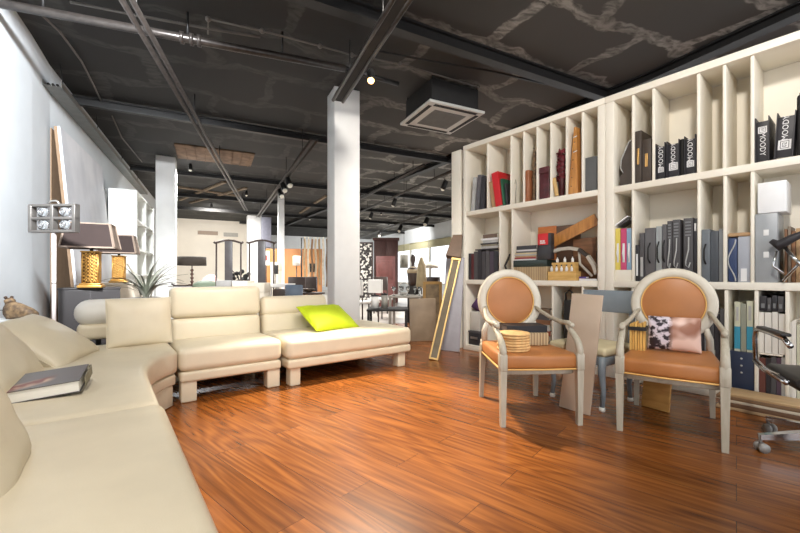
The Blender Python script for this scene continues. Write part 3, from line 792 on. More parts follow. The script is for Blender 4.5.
gold = mat('antique_gold', (206, 158, 84), .36, .7, var=.15, scale=25)
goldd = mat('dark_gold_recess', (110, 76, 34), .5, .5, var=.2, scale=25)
shade_b = mat('brown_lamp_shade', (46, 31, 27), .8, var=.06, bump=.1, bscale=300)
shade_t = mat('taupe_shade_trim', (150, 132, 118), .8, var=.05)
def gold_lamp(label, loc, rz, sc=1.0):
    o = thing('table_lamp', label, 'lamp', loc, rz, 'gold table lamps behind the sofa')
    mb = MB(); mb.rbox(-.11, .11, -.09, .09, 0, .03, .006, n=1, seg=1); mb.rbox(-.095, .095, -.075, .075, .03, .05, .006, n=1, seg=1); mb.build('plinth', gold, o)
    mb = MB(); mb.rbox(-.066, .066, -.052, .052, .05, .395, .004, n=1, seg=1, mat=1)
    for fx, fy, ax in ((0, -.056, 'x'), (0, .056, 'x'), (-.07, 0, 'y'), (.07, 0, 'y')):
        nx = 4 if ax == 'x' else 3
        for i in range(nx):
            for j in range(9):
                o_ = (i - (nx - 1) / 2) * (.036 if ax == 'x' else .036)
                z = .075 + j * .037 + (.012 if i % 2 else 0)
                c = (o_, fy, z) if ax == 'x' else (fx, o_, z)
                K = 8
                pts = [(c[0] + (.015 * math.cos(2 * PI * k / K) if ax == 'x' else 0), c[1] + (0 if ax == 'x' else .015 * math.cos(2 * PI * k / K)), c[2] + .017 * math.sin(2 * PI * k / K)) for k in range(K)]
                mb.tube(pts, .006, 6, closed=True)
    for sx in (-1, 1):
        for sy in (-1, 1): mb.tube([(sx * .07, sy * .056, .05), (sx * .07, sy * .056, .395)], .008, 8)
    mb.rbox(-.085, .085, -.07, .07, .39, .405, .004, n=1, seg=1)
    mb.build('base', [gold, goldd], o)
    mb = MB(); mb.lathe([(.012, .405), (.02, .425), (.012, .45), (.022, .47), (.02, .52)], 12); mb.build('socket', dull_black, o)
    mb = MB(); z0, z1 = .44, .70; a0, b0, a1, b1 = .235, .17, .19, .13
    for s in (1, .985):
        pass
    P0 = [(-a0, -b0), (a0, -b0), (a0, b0), (-a0, b0)]; P1 = [(-a1, -b1), (a1, -b1), (a1, b1), (-a1, b1)]
    th = .006
    V = [(x, y, z0) for x, y in P0] + [(x, y, z1) for x, y in P1] + [(x * (1 - th / a0), y * (1 - th / b0), z0) for x, y in P0] + [(x * (1 - th / a1), y * (1 - th / b1), z1) for x, y in P1]
    Fc = []; M_ = []
    for i in range(4):
        j = (i + 1) % 4
        Fc += [(i, j, 4 + j, 4 + i), (8 + i, 12 + i, 12 + j, 8 + j), (i, 8 + i, 8 + j, j), (4 + i, 4 + j, 12 + j, 12 + i)]
    for k, f in enumerate(Fc): mb.add([V[q] for q in f], [(0, 1, 2, 3)], 1 if k in (4, 12) else 0)
    sh = mb.build('lamp_shade', [shade_b, shade_t], o)
    mb = MB()
    for i in range(4):
        mb.bar((*P0[i], z0), (*P1[i], z1), .022, .012, up=(P0[i][0], P0[i][1], 0)); j = (i + 1) % 4
        mb.bar((*P0[i], z0), (*P0[j], z0), .012, .018); mb.bar((*P1[i], z1), (*P1[j], z1), .012, .014)
    mb.build('trim', shade_t, sh)
    o.scale = (sc, sc, sc)
    return o
q = at(91.5, Y=4.42, z=.865)
gold_lamp('nearer gold fretwork table lamp with brown tapered shade, on the charcoal cabinet', (q.x, q.y, .866), RA, 1.03)
q = at(119, Y=5.80, z=.83)
gold_lamp('farther gold fretwork table lamp with brown tapered shade, on beige stone cabinet', (q.x, q.y, .901), RA, 1.0)

# tall white open bookcase along the left wall
c0 = at(137, Y=7.3, z=0); UD = Vector((-D.y, D.x, 0))
o = thing('white_shelving', 'tall white open shelving by the left wall, end panel towards us', 'shelving', c0, RA + PI / 2)
wl = mat('white_melamine', (222, 222, 216), .5, var=.02)
LX, DPT, HX = 2.3, .44, 2.62
# local x runs away from the camera along the wall, local y points to the wall
mb = MB(); mb.box(0, .03, 0, DPT, 0, HX); mb.build('side_panel', wl, o)
mb = MB(); mb.box(LX - .03, LX, 0, DPT, 0, HX); mb.build('side_panel', wl, o)
mb = MB(); mb.box(.03, LX - .03, DPT - .012, DPT, 0, HX); mb.build('back_panel', wl, o)
for z in (0, .5, 1.0, 1.5, 2.05, HX - .03):
    mb = MB(); mb.box(.03, LX - .03, 0.003, DPT - .012, z, z + .03); mb.build('shelf', wl, o)
mb = MB(); mb.box(LX / 2 - .012, LX / 2 + .012, 0.006, DPT - .014, .03, HX - .03); mb.build('divider', wl, o)
def shelf_left(x, z, mbx, m, name, label, cat):
    P = c0 + Vector((math.cos(RA + PI / 2) * x - math.sin(RA + PI / 2) * .16, math.sin(RA + PI / 2) * x + math.cos(RA + PI / 2) * .16, z))
    return solo(name, label, cat, mbx, m, P, RA + PI / 2)
mb = MB(); mb.ball((0, 0, .045), .045, 0, 12); mb.lathe([(.02, .08), (.012, .1)], 10)
shelf_left(.55, 1.531, mb, mat('red_glaze', (168, 48, 36), .3), 'small_vase', 'small round red vase on the white shelving by the wall', 'vase')
mb = MB(); mb.lathe([(.05, 0), (.07, .1), (.04, .2), (.05, .26)], 14)
shelf_left(1.5, 1.031, mb, mat('grey_glaze', (150, 150, 150), .3), 'vase', 'grey vase low on the white shelving by the wall', 'vase')
# grey upright left of the end panel
q = at(105.5, Y=7.28, z=0)
mb = MB(); mb.rbox(-.022, .022, -.022, .022, 0, 2.64, .004, n=1, seg=1)
solo('metal_post', 'dark grey metal post standing beside the white shelving end panel', 'post', mb, mat('grey_post', (120, 120, 116), .4, .4), (q.x, q.y, 0), RA)

# spiky plant behind the square cushion
q = at(146, Y=5.1, z=0)
o = thing('potted_plant', 'spiky grey green potted plant behind the upright square cushion', 'plant', (q.x, q.y, 0))
mb = MB(); mb.lathe([(.10, 0), (.13, .02), (.17, .68), (.165, .72), (.15, .72), (.15, .67), (.001, .67)], 24); mb.build('pot', mat('grey_pot', (128, 124, 118), .5, var=.1), o)
mb = MB(); rng = random.Random(3)
for k in range(46):
    az = rng.uniform(0, 2 * PI); ln = rng.uniform(.38, .70); bend = rng.uniform(.35, 1.2); wd = rng.uniform(.012, .022)
    pts = []; x = y = 0.0; z = .67; el = PI / 2 - rng.uniform(.05, .5)
    for i in range(8):
        pts.append((x, y, z)); st = ln / 7
        x += math.cos(az) * math.cos(el) * st; y += math.sin(az) * math.cos(el) * st; z += math.sin(el) * st; el -= bend / 7 * 1.6
    V = []; Fc = []; sd = Vector((-math.sin(az), math.cos(az), 0))
    for i, pt in enumerate(pts):
        ww = wd * (1 - (i / 7) ** 1.6) + .001
        V += [Vector(pt) - sd * ww, Vector(pt) + Vector((0, 0, -.004)), Vector(pt) + sd * ww]
    for i in range(7):
        for c_ in (0, 1): Fc.append((i * 3 + c_, i * 3 + c_ + 1, i * 3 + c_ + 4, i * 3 + c_ + 3))
    mb.add(V, Fc, k % 2, True)
mb.build('leaves', [mat('sage_leaf', (104, 108, 94), .5, var=.25), mat('grey_leaf', (150, 150, 138), .5, var=.2)], o)
mb = MB(); mb.tube([(.02, 0, .6), (.10, .02, .9), (.2, .03, 1.02)], .008, 7); mb.tube([(-.03, 0, .6), (-.14, .0, .98), (-.26, .02, 1.16)], .009, 7); mb.build('stem', mat('grey_stem', (130, 122, 108), .6), o)
# ------------------------------------------------------------------ bookcase wall
BA = math.atan2(-.7775, .6288); BO = Vector((.877, 5.30, 0))
def bt(px, y=0.0):
    k = (px - 400) / F
    return (k * (5.3 + .6288 * y) - .877 - .7775 * y) / (.6288 + .7775 * k)
def bp_(t, y, z=0): return Vector((BO.x + .6288 * t + .7775 * y, BO.y - .7775 * t + .6288 * y, z))
def bz_(px, py, y=0.0):
    P = bp_(bt(px, y), y); return 1 + (HZ - py) / F * P.y
Z1, Z2, Z3 = 1.875, .95, .07
bw = mat('white_shelf_paint', (236, 230, 216), .5, var=.02, scale=4)
DEP = .42
def bookcase(label, t0, t1, lw, rw, divs):
    o = thing('bookcase', label, 'bookcase', bp_(t0, 0), BA)
    for r_ in (1, 2, 3): BLOCK[r_] += [(t0 + lw / 2, lw / 2 + .001), (t1 - rw / 2, rw / 2 + .001)]
    L = t1 - t0
    def P(name, x0, x1, y0, y1, z0, z1):
        mb = MB(); mb.rbox(x0, x1, y0, y1, z0, z1, .002, n=1, seg=1); return mb.build(name, bw, o)
    P('side_panel', 0, lw, 0, DEP, 0, 2.715); P('side_panel', L - rw, L, 0, DEP, 0, 2.715)
    P('top_panel', 0, L, -.004, DEP, 2.717, 2.78)
    P('back_panel', lw + .001, L - rw - .001, DEP - .014, DEP, .001, 2.714)
    for (z0, z1) in ((0.001, .07), (.89, .95), (1.815, 1.875)):
        P('shelf', lw + .001, L - rw - .001, .002, DEP - .016, z0, z1)
    for row, pxs in divs.items():
        z0, z1 = {1: (1.876, 2.714), 2: (.951, 1.814), 3: (.071, .889)}[row]
        for px in pxs:
            x = bt(px) - t0; BLOCK[row].append((bt(px), .0115))
            P('divider', x - .011, x + .011, .012, DEP - .016, z0, z1)
    return o
BLOCK = {1: [], 2: [], 3: []}
TL0, TL1 = bt(463.2), bt(605) - .002
TR0, TR1 = bt(605) + .002, 3.60
bookcase('tall white bookcase on the left, its top row cut into narrow slots', TL0, TL1, .05, .07, {1: (486.8, 510.4, 523, 536.5, 550.3, 566, 582), 2: (499, 511.5), 3: (487, 519, 552, 582)})
bookcase('tall white bookcase on the right, holding the binders', TR0, TR1, .08, .05, {1: (632.5, 653, 698, 724, 752), 2: (632.5, 698.5, 724.5, 752), 3: (632.5, 655, 698, 725.8, 756, 787)})

# end post and a dark strip painting the shade in the gap beside the left bookcase
mb = MB(); tA, tB = bt(450.5), bt(459.5)
mb.rbox(0, tB - tA, 0, .30, 0, 2.76, .003, n=1, seg=1)
struct('column', mb, bw, loc=bp_(tA, .02), rz=BA)
mb = MB(); mb.rbox(0.004, (TL0 - tB) - .012, 0, .04, .0, 2.36, .003, n=1, seg=1)
solo('gap_shade_strip', 'thin dark strip standing in for the shade of the gap beside the left bookcase', 'plank', mb, mat('gap_shade_dark', (70, 58, 52), .6, rgb2=(36, 32, 32), scale=6), bp_(tB + .002, .06, 0), BA)

# ---- generic builders; local x along the shelf, y into the shelf, z up
def put(name, label, cat, parts, t, y, z, group=None, lean=0, yaw=0):
    """parts: list of (part name, MB, material[, parent index])"""
    rot = (0, math.radians(lean), BA + math.radians(yaw))
    if len(parts) == 1:
        return solo(name, label, cat, parts[0][1], parts[0][2], bp_(t, y, z), 0, group, rot)
    o = thing(name, label, cat, bp_(t, y, z), 0, group, rot)
    made = []
    for p in parts:
        par = o if len(p) < 4 else made[p[3]]
        made.append(p[1].build(p[0], p[2], par))
    return o
def dims(px0, px1, py, zb, y):
    t0, t1 = bt(px0, y), bt(px1, y)
    row = 1 if zb > 1.8 else (2 if zb > .94 else 3)
    for td, hw in BLOCK[row]:
        if t0 - hw < td < t1 + hw:
            if abs(td - t0) < abs(td - t1): t0 = max(t0, td + hw + .003)
            else: t1 = min(t1, td - hw - .003)
    return t0, max(.006, t1 - t0), max(.01, bz_((px0 + px1) / 2, py, y) - zb)
def B(w, d, h, r=.003, m0=0):
    mb = MB(); mb.rbox(0, w, 0, d, 0, h, r, n=1, seg=1); return mb
blk = mat('black_binder_board', (44, 42, 46), .5, var=.1); wht = mat('white_label', (226, 226, 226), .6, var=.02)
gry = mat('grey_card', (120, 122, 124), .6, var=.06); dgr = mat('dark_grey_card', (78, 76, 78), .6, var=.06)
def box_item(name, label, cat, px0, px1, py, zb, m, y=.03, d=.25, group=None, r=.003, lid=None, lean=0, xtra=None):
    t, w, h = dims(px0, px1, py, zb, y)
    parts = [('body', B(w, d, h if not lid else h * .8, r), m)]
    if lid:
        mb = MB(); mb.rbox(-.003, w + .003, -.004, d + .003, h * .8 + .0005, h, r, n=1, seg=1); parts.append(('lid', mb, lid))
    if xtra: parts += xtra(w, d, h)
    if lean > 0: t += w
    if lean:
        for p in parts:
            if lean > 0: p[1].v = [v - Vector((w, 0, 0)) for v in p[1].v]
    return put(name, label, cat, parts, t, y, zb + .0005, group, lean)
def book(label, px0, px1, py, zb, m, y=.03, d=.2, group=None, lean=0, pages=paper, name='book', cat='book', xtra=None):
    t, w, h = dims(px0, px1, py, zb, y); c = min(.003, w * .2)
    mb = MB(); mb.box(0, c, 0, d, 0, h); mb.box(w - c, w, 0, d, 0, h); mb.box(c, w - c, 0, c, 0, h)
    pg = MB(); pg.box(c, w - c, c, d - .004, .004, h - .004)
    parts = [('cover', mb, m), ('pages', pg, pages)]
    if xtra: parts += xtra(w, d, h)
    if lean > 0:
        t += w
        for p in parts: p[1].v = [v - Vector((w, 0, 0)) for v in p[1].v]
    return put(name, label, cat, parts, t, y, zb + .0005, group, lean)
def lying(label, px0, px1, z0, z1, m, y=.03, d=.24, group=None, yaw=0, name='book', cat='book', pages=paper):
    t0, t1 = bt(px0, y), bt(px1, y); w = t1 - t0; h = z1 - z0 - .001; c = min(.003, h * .2)
    mb = MB(); mb.box(0, w, 0, d, 0, c); mb.box(0, w, 0, d, h - c, h); mb.box(0, w, 0, c, c, h - c)
    pg = MB(); pg.box(.004, w - .004, c, d - .004, c, h - c)
    return put(name, label, cat, [('cover', mb, m), ('pages', pg, pages)], t0, y, z0 + .0005, group, 0, yaw)
def binder(label, px0, px1, py, zb, number=None, flip=False, y=.03, d=.28, group='black lettered binders', lean=0):
    t, w, h = dims(px0, px1, py, zb, y); c = .006
    mb = MB(); mb.box(0, c, -.012, d, .0, h); mb.box(w - c, w, -.012, d, .0, h); mb.rbox(c, w - c, .008, .014, .012, h - .03, .001, n=1, seg=1)
    mb.box(c, w - c, .0081, .02, .012, .06)
    pg = MB(); pg.box(c + .004, w - c - .004, .02, d - .02, .01, h - .05)
    parts = [('cover', mb, blk), ('pages', pg, paper)]
    # label sticker with frame and number
    s = min(w - .03, .085); zc = h * .20 + s / 2 if not flip else h * .80 - s / 2; xc = w / 2
    Tm = Matrix.Translation((xc, .0075, zc)) @ Matrix.Rotation(PI / 2, 4, 'X') @ Matrix.Rotation(PI / 2 * (-1 if flip else 1), 4, 'Z')
    lb = MB(); lb.box(-s / 2, s / 2, -s / 2, s / 2, -.0006, .0004, 0, Tm)
    lb.box(-s * .38, s * .38, -s * .34, s * .34, .0004, .0007, 1, Tm); lb.box(-s * .33, s * .33, -s * .29, s * .29, .0007, .0009, 0, Tm)
    if number: lb.text(number, s * .5, 1, Tm @ Matrix.Translation((0, 0, .0014)))
    parts.append(('label', lb, [wht, blk]))
    tz = (zc + s / 2 + (h * .92 - zc - s / 2) / 2) if not flip else (zc - s / 2 - (zc - s / 2 - h * .17) / 2)
    ln = (h * .92 - zc - s / 2) * .93 if not flip else (zc - s / 2 - h * .17) * .95
    Tt = Matrix.Translation((xc, .0070, tz)) @ Matrix.Rotation(PI / 2, 4, 'X') @ Matrix.Rotation(PI / 2 * (-1 if flip else 1), 4, 'Z')
    tx = MB(); tx.text('MOODY', ln / 3.35, 0, Tt @ Matrix.Scale(1, 4))
    parts.append(('lettering', tx, wht))
    if lean:
        for p in parts:
            if lean > 0: p[1].v = [v - Vector((w, 0, 0)) for v in p[1].v]
        if lean > 0: t += w
    return put('binder', label, 'binder', parts, t, y, zb + .0005, group, lean)

# ---- row 1, left bookcase
silver = mat('silver_magazine', (176, 176, 174), .35, var=.1); mgr = mat('grey_magazine', (96, 94, 98), .4, var=.15); mblk = mat('black_magazine', (50, 48, 52), .4, var=.15)
tan = mat('tan_card', (176, 142, 104), .6, var=.08); red = mat('red_cover', (206, 28, 36), .4, var=.04); green = mat('green_cover', (40, 92, 66), .5, var=.08)
Gm = 'magazines leaning in the first top slot'
book('silver magazine, leftmost of the slanted ones in the first top slot', 471.0, 474.4, 178, Z1, silver, group=Gm, lean=5, d=.22, name='magazine', cat='magazine')
book('grey magazine in the middle of the first top slot', 475.4, 478.9, 175.5, Z1, mgr, group=Gm, lean=5, d=.22, name='magazine', cat='magazine')
book('black magazine, rightmost in the first top slot', 480.3, 484.2, 177, Z1, mblk, group=Gm, lean=3, d=.22, name='magazine', cat='magazine')
Gr = 'folders leaning beside the red one'
book('tan folder to the left of the big red folder', 492, 495.5, 181, Z1, tan, group=Gr, lean=-8, d=.25, name='folder', cat='folder')
book('big bright red folder leaning in the second top slot', 495.8, 502.2, 171.5, Z1, red, group=Gr, lean=-9, y=.015, d=.27, name='folder', cat='folder')
book('dark green folder between the red folder and the slot divider', 503.0, 505.0, 178, Z1, green, group=Gr, lean=-7, y=.02, d=.25, name='folder', cat='folder')
book('thin black folder right of the dark green one', 506.3, 507.9, 183, Z1, mblk, group=Gr, lean=-6, d=.22, name='folder', cat='folder')
# small hook stand
t, w, h = dims(512, 516, 180, Z1, .06)
mb = MB(); mb.tube([(.02, 0, 0), (.02, 0, h * .5), (.035, 0, h * .8), (.02, 0, h), (.005, 0, h * .85)], .004, 7); mb.lathe([(.02, 0), (.02, .008)], 12, c=(.02, 0, 0))
put('hook_stand', 'thin bent metal hook stand in the third top slot', 'hook', [('hook', mb, nickel)], t, .06, Z1 + .0005)
leath = mat('brown_leather_box', (152, 94, 60), .5, var=.12, scale=14, bump=.15)
box_item('leather_box', 'reddish brown leather box beside the twisted carving', 'box', 524.2, 528.9, 170, Z1, leath, y=.02, d=.2, r=.012)
# carved twisted figure
t, w, h = dims(530.9, 535.2, 148, Z1, .04)
mb = MB(); V = []; Fc = []
for i in range(25):
    z = h * i / 24
    for k in range(12):
        a = 2 * PI * k / 12; r = w * .36 * (1 + .28 * math.sin(3 * a + i * .9) + .2 * math.sin(i * 1.3)) * (1.0 if i < 22 else (.9 - .22 * (i - 22)))
        V.append((w / 2 + r * math.cos(a), .05 + r * math.sin(a), z))
for i in range(24):
    for k in range(12): Fc.append((i * 12 + k, i * 12 + (k + 1) % 12, (i + 1) * 12 + (k + 1) % 12, (i + 1) * 12 + k))
Fc += [tuple(range(12))[::-1], tuple(range(288, 300))]
mb.add(V, Fc, 0, True)
put('carved_totem', 'tall twisted carved wooden totem in the fourth top slot', 'carving', [('carving', mb, mat('weathered_carving', (138, 112, 82), .7, rgb2=(72, 56, 42), scale=30, bump=.3))], t, .02, Z1 + .0005)
wine = mat('dark_wine_leather', (78, 28, 34), .5, var=.25, scale=16, bump=.2)
box_item('wine_box', 'dark wine red box in the fifth top slot', 'box', 538, 549, 167, Z1, wine, y=.03, d=.22, r=.008, lid=wine)
# ruffled garland with wooden tag
t, w, h = dims(551.8, 564.5, 151, Z1, .05)
mb = MB(); rng = random.Random(5)
for k in range(120):
    z = h * (.38 + .62 * rng.random()); a = rng.uniform(0, 2 * PI); rr = w * .36 * (.8 + .2 * math.sin(z * 40))
    c = Vector((w / 2 + rr * math.cos(a) + .015 * (z / h - .6), .08 + rr * .8 * math.sin(a), z))
    q = Matrix.Translation(c) @ Matrix.Rotation(a, 4, 'Z') @ Matrix.Rotation(rng.uniform(-.9, .9), 4, 'Y')
    mb.add([(0, -.022, -.004), (.02, -.012, .012), (.026, .0, .02), (.02, .012, .012), (0, .022, -.004), (.004, 0, -.02)], [(0, 1, 2), (0, 2, 5), (2, 3, 4), (2, 4, 5)], 0, True, q)
core = MB(); core.lathe([(w * .2, 0), (w * .26, h * .3), (w * .3, h * .6), (w * .26, h * .9), (w * .1, h * .98)], 12, c=(w / 2, .08, 0))
tg = MB(); tg.rbox(w * .2, w * .55, .0, .012, .004, h * .42, .004, n=1, seg=1, T=Matrix.Rotation(math.radians(-10), 4, 'Y'))
plum = mat('burgundy_ruffle', (112, 34, 44), .7, var=.3, scale=30)
put('ruffled_bundle', 'burgundy ruffled cloth bundle with pale wooden tag in a top slot', 'bundle', [('core', core, wine), ('ruffles', mb, plum), ('tag', tg, mat('pale_tag_wood', (206, 170, 112), .6))], t, .03, Z1 + .0005)
# long honey coloured zither-like instrument
t, w, h = dims(568.5, 581, 128, Z1, .05)
honey = mat('honey_wood', (200, 142, 72), .45, rgb2=(168, 110, 52), scale=5, stretch=(8, 8, 1))
mb = MB(); mb.add([(0, 0, 0), (w * .84, 0, 0), (w * .84, .10, 0), (0, .10, 0), (w * .52, 0, h), (w * .66, 0, h), (w * .66, .10, h), (w * .52, .10, h)], [(3, 2, 1, 0), (4, 5, 6, 7), (0, 1, 5, 4), (1, 2, 6, 5), (2, 3, 7, 6), (3, 0, 4, 7)])
pg = MB()
for i in range(6): pg.ball((w * (.28 + .055 * i), -.004, h * (.12 + .13 * i)), .006, 0, 8)
st = MB()
for z in (.62, .84): st.tube([(w * .45, -.004, h * z), (w * .80, -.006, h * z + .01)], .005, 6)
put('string_instrument', 'tall narrow honey coloured wooden instrument board in a top slot', 'instrument', [('body', mb, honey), ('peg', pg, dull_black), ('bridge', st, wht)], t, .02, Z1 + .0005)
box_item('slip_box', 'plain slate grey box in the last slot of the left bookcase top row', 'box', 584.2, 596.5, 157, Z1, mat('slate_grey_box', (88, 90, 90), .5, var=.06), y=.04, d=.25, r=.004)

# ---- row 2, left bookcase: dark discs upright, magazines stacked on top
Gd = 'dark books standing in the left cubby'
cols = [mblk, mat('maroon_spine', (92, 44, 46), .5), dgr, mblk, mat('charcoal_spine', (60, 58, 62), .5), dgr, mat('plum_spine', (72, 62, 74), .5), mblk]
xs = [468.5, 471.2, 473.8, 477.8, 481.5, 485.6, 489.6, 493.8, 497.8]
tops = [253.5, 254, 251.5, 250.5, 251.5, 250.5, 251.5, 251]
names = ['leftmost, thin black', 'second, maroon', 'third, grey', 'fourth, thick black', 'fifth, charcoal', 'sixth, grey', 'seventh, plum grey', 'last, black']
for i in range(8):
    book('dark book in the upright row under the magazines, ' + names[i], xs[i] + .15, xs[i + 1] - .15, tops[i], Z2, cols[i], y=.03, d=.19, group=Gd)
ztop = max(bz_((xs[i] + xs[i + 1]) / 2, tops[i], .03) for i in range(8)) + .003
Gs = 'magazines stacked on the dark books'
st = [(475, 498, .016, mblk, 'black magazine at the bottom of the stack on the dark books'), (481, 498.3, .03, silver, 'pale magazine second from the bottom of the stack'), (481.5, 497, .022, mat('olive_magazine', (130, 124, 104), .5), 'olive magazine in the lower middle of the stack'),
      (480.5, 498, .018, mblk, 'thin black magazine in the middle of the stack'), (482.5, 498, .036, silver, 'thick silvery magazine in the upper middle of the stack'), (481, 498.2, .025, wht, 'white magazine near the top of the stack'), (483, 497, .05, mat('brown_box_book', (112, 92, 78), .5), 'thick brown book on top of the magazine stack')]
z = ztop
for (x0, x1, th, m, lab) in st:
    lying(lab, x0, x1, z, z + th, m, y=.04, d=.17, group=Gs); z += th + .001
# small dark sculpture in the narrow cubby
t, w, h = dims(502.5, 510.5, 254, Z2, .05)
mb = MB(); mb.tube([(w * .2, 0, .012), (w * .5, .01, h * .3), (w * .25, .0, h * .55), (w * .65, 0, h * .8), (w * .8, .01, h)], .012, 8, rs=[.014, .012, .012, .014, .008]); mb.rbox(0, w * .8, -.03, .05, 0, .012, .003, n=1, seg=1)
put('small_sculpture', 'small twisting black sculpture in the narrow cubby', 'sculpture', [('body', mb, dull_black)], t, .06, Z2 + .0005)
# striped wicker bundles with a black slab cover
wick = stripes('striped_wicker', (150, 124, 92), (206, 184, 146), 'X', 14, dist=.3)
greenblk = mat('dark_green_slab', (42, 54, 50), .4, var=.08)
t, w, h = dims(512.5, 547.6, 268, Z2, .03)
hb = bz_(531, 266.8, .03) - Z2
mb = MB(); mb.rbox(0, w, 0, .24, 0, hb, .004, n=1, seg=1)
for k in range(17): mb.box((k + .5) * w / 17 - .003, (k + .5) * w / 17 + .003, -.004, 0, .003, hb - .003)
put('wicker_box', 'low striped wicker box at the bottom of the wide cubby', 'box', [('body', mb, wick)], t, .02, Z2 + .0005)
z = Z2 + hb + .002
h2 = bz_(531, 260.2, .03) - z
mb = MB(); mb.rbox(.001, w, 0, .26, 0, h2, .003, n=1, seg=1)
put('dark_album', 'flat dark green album lying on the striped wicker box', 'album', [('cover', mb, greenblk)], t, .015, z)
z += h2 + .001
Gf = 'fanned magazines on the dark album'
fan = [(515, 536, wht, 'white'), (514.6, 536.4, mat('crimson_edge', (150, 40, 52), .5), 'crimson'), (515, 536.2, tan, 'tan'), (514.5, 536, silver, 'silver'), (515, 536.5, mat('sand_magazine', (206, 190, 150), .5), 'sand coloured'), (516, 537, mgr, 'grey'), (517, 536, wht, 'pale topmost')]
for i, (x0, x1, m, nm) in enumerate(fan):
    lying('%s magazine, %s in the fanned pile by the red and black box' % (nm, ['lowest', 'second', 'third', 'fourth', 'fifth', 'sixth', 'last'][i]), x0, x1, z, z + .017, m, y=.04, d=.2, group=Gf, yaw=-2 + .7 * i, name='magazine', cat='magazine'); z += .0185
lying('dark book on top of the fanned magazines', 516.5, 536.5, z, z + .045, mblk, y=.04, d=.2, name='book')
t, w, h = dims(538.2, 551, 233.5, z, .04)
zb = Z2 + hb + h2 + .004; h = bz_(544, 233.5, .04) - zb
mb = MB(); mb.rbox(0, w, 0, .08, 0, h * .56, .003, n=1, seg=1); m2 = MB(); m2.rbox(0, w * .8, -.0, .08, h * .56 + .0005, h, .003, n=1, seg=1); m3 = MB(); m3.rbox(w * .8 + .0005, w, 0, .08, h * .56 + .0005, h, .003, n=1, seg=1)
m4 = MB(); m4.box(w * .18, w * .6, -.0025, -.0003, h * .61, h * .66)
m4.box(w * .2, w * .32, -.0025, -.0003, h * .68, h * .74); m4.box(w * .38, w * .56, -.0025, -.0003, h * .68, h * .74)
put('flat_box', 'box with bright red upper front and black lower half', 'box', [('body', mb, mblk), ('front', m2, red), ('edge', m3, mblk), ('lettering', m4, wht)], t, .03, zb)
# boards leaning at the back of the wide cubby
org = mat('orange_wood', (196, 118, 58), .5, rgb2=(170, 96, 44), scale=5, stretch=(1, 1, 6)); brn = mat('brown_wood_board', (140, 98, 66), .6, rgb2=(112, 76, 50), scale=5, stretch=(1, 1, 6))
def board_item(label, px0, px1, py, m, y, d=.02):
    t, w, h = dims(px0, px1, py, Z2, y)
    return put('board', label, 'board', [('board', B(w, d, h, .002), m)], t, y, Z2 + .0005, 'boards at the back of the wide cubby')
board_item('square orange board standing at the back of the wide cubby', 538, 556, 226.5, org, .33)
board_item('dark brown board standing right of the orange one', 556.5, 580, 225, mat('dark_brown_board', (98, 74, 58), .6, var=.1), .33)
board_item('medium brown board behind the curved white bow', 573, 596, 238, brn, .29)
# diagonal plank
P0 = bp_(bt(551, .22), .22, bz_(551, 243, .22)); P1 = bp_(bt(597, .22), .22, bz_(597, 219, .22))
mb = MB(); L = P1 - P0; nrm = Vector((-.7775, -.6288, 0))
mb.bar((0, 0, 0), L, .024, .125, up=(0, 0, 1))
solo('diagonal_plank', 'long honey coloured plank leaning diagonally across the wide cubby', 'plank', mb, honey, P0)
# curved pale bow
P = [bp_(bt(x, .12), .12, bz_(x, y, .12)) for x, y in ((552.5, 252), (560, 249.3), (570, 248.3), (579, 249.5), (588, 256), (594, 265), (597, 274))]
mb = MB()
for i in range(len(P) - 1): mb.bar(P[i] - P[0], P[i + 1] - P[0], .05, .035, mat=0 if i < 3 else (1 if i == 3 else 0), up=(0, 0, 1))
mb.tube([P[3] - P[0] + Vector((0, 0, -.03)), bp_(bt(580, .12), .12, bz_(580, 264, .12)) - P[0], bp_(bt(592, .12), .12, bz_(592, 276, .12)) - P[0]], .014, 8)
solo('curved_bow', 'pale curved wooden bow arching over the wooden tray', 'bow', mb, [mat('bleached_wood', (192, 186, 174), .6, var=.1), mat('dark_band', (60, 52, 46), .5)], P[0])
# wooden rack with small white bottles
t, w, h = dims(548.5, 577, 271.5, Z2, .015)
yel = mat('yellow_pine', (224, 184, 112), .5, rgb2=(204, 160, 88), scale=6, stretch=(1, 1, 6))
mb = MB(); mb.box(0, w, 0, .10, 0, h); mb.box(.03, w - .03, .03, .11, h, h * 2.0)
mb2 = MB()
put('wooden_rack', 'stepped yellow pine rack holding little pale bottles', 'rack', [('rack', mb, yel)], t, .0, Z2 + .0005)
def bottle_mb(s): 
    mb = MB(); mb.lathe([(.011 * s, 0), (.013 * s, .006), (.013 * s, .032 * s), (.005 * s, .042 * s), (.005 * s, .052 * s)], 10); return mb
bm_, cm_ = mat('white_porcelain', (228, 226, 222), .25, var=.02), mat('black_cap', (40, 38, 40), .4)
proto = None
blab = ['front left', 'front second', 'front middle', 'front fourth', 'front right', 'upper left', 'upper middle', 'upper right']
for i in range(8):
    fx = (.012 + (w - .03) * (i + .5) / 5.2, .0135, h) if i < 5 else (.055 + (w - .1) * (i - 5 + .3) / 2.6, .06, h * 2.0)
    P = bp_(t + fx[0], fx[1], Z2 + .001 + fx[2])
    if proto is None:
        proto = thing('small_bottle', 'x', 'bottle', P, BA, 'little bottles on the pine rack')
        bottle_mb(1.15).build('bottle', bm_, proto); c_ = MB(); c_.lathe([(.008, .060), (.008, .073)], 10); c_.build('cap', cm_, proto); o = proto
    else: o = copy_tree(proto, P)
    o['label'] = 'little white bottle with black cap, %s on the pine rack' % blab[i]
Gp = 'thin paper books at the right of the wide cubby'
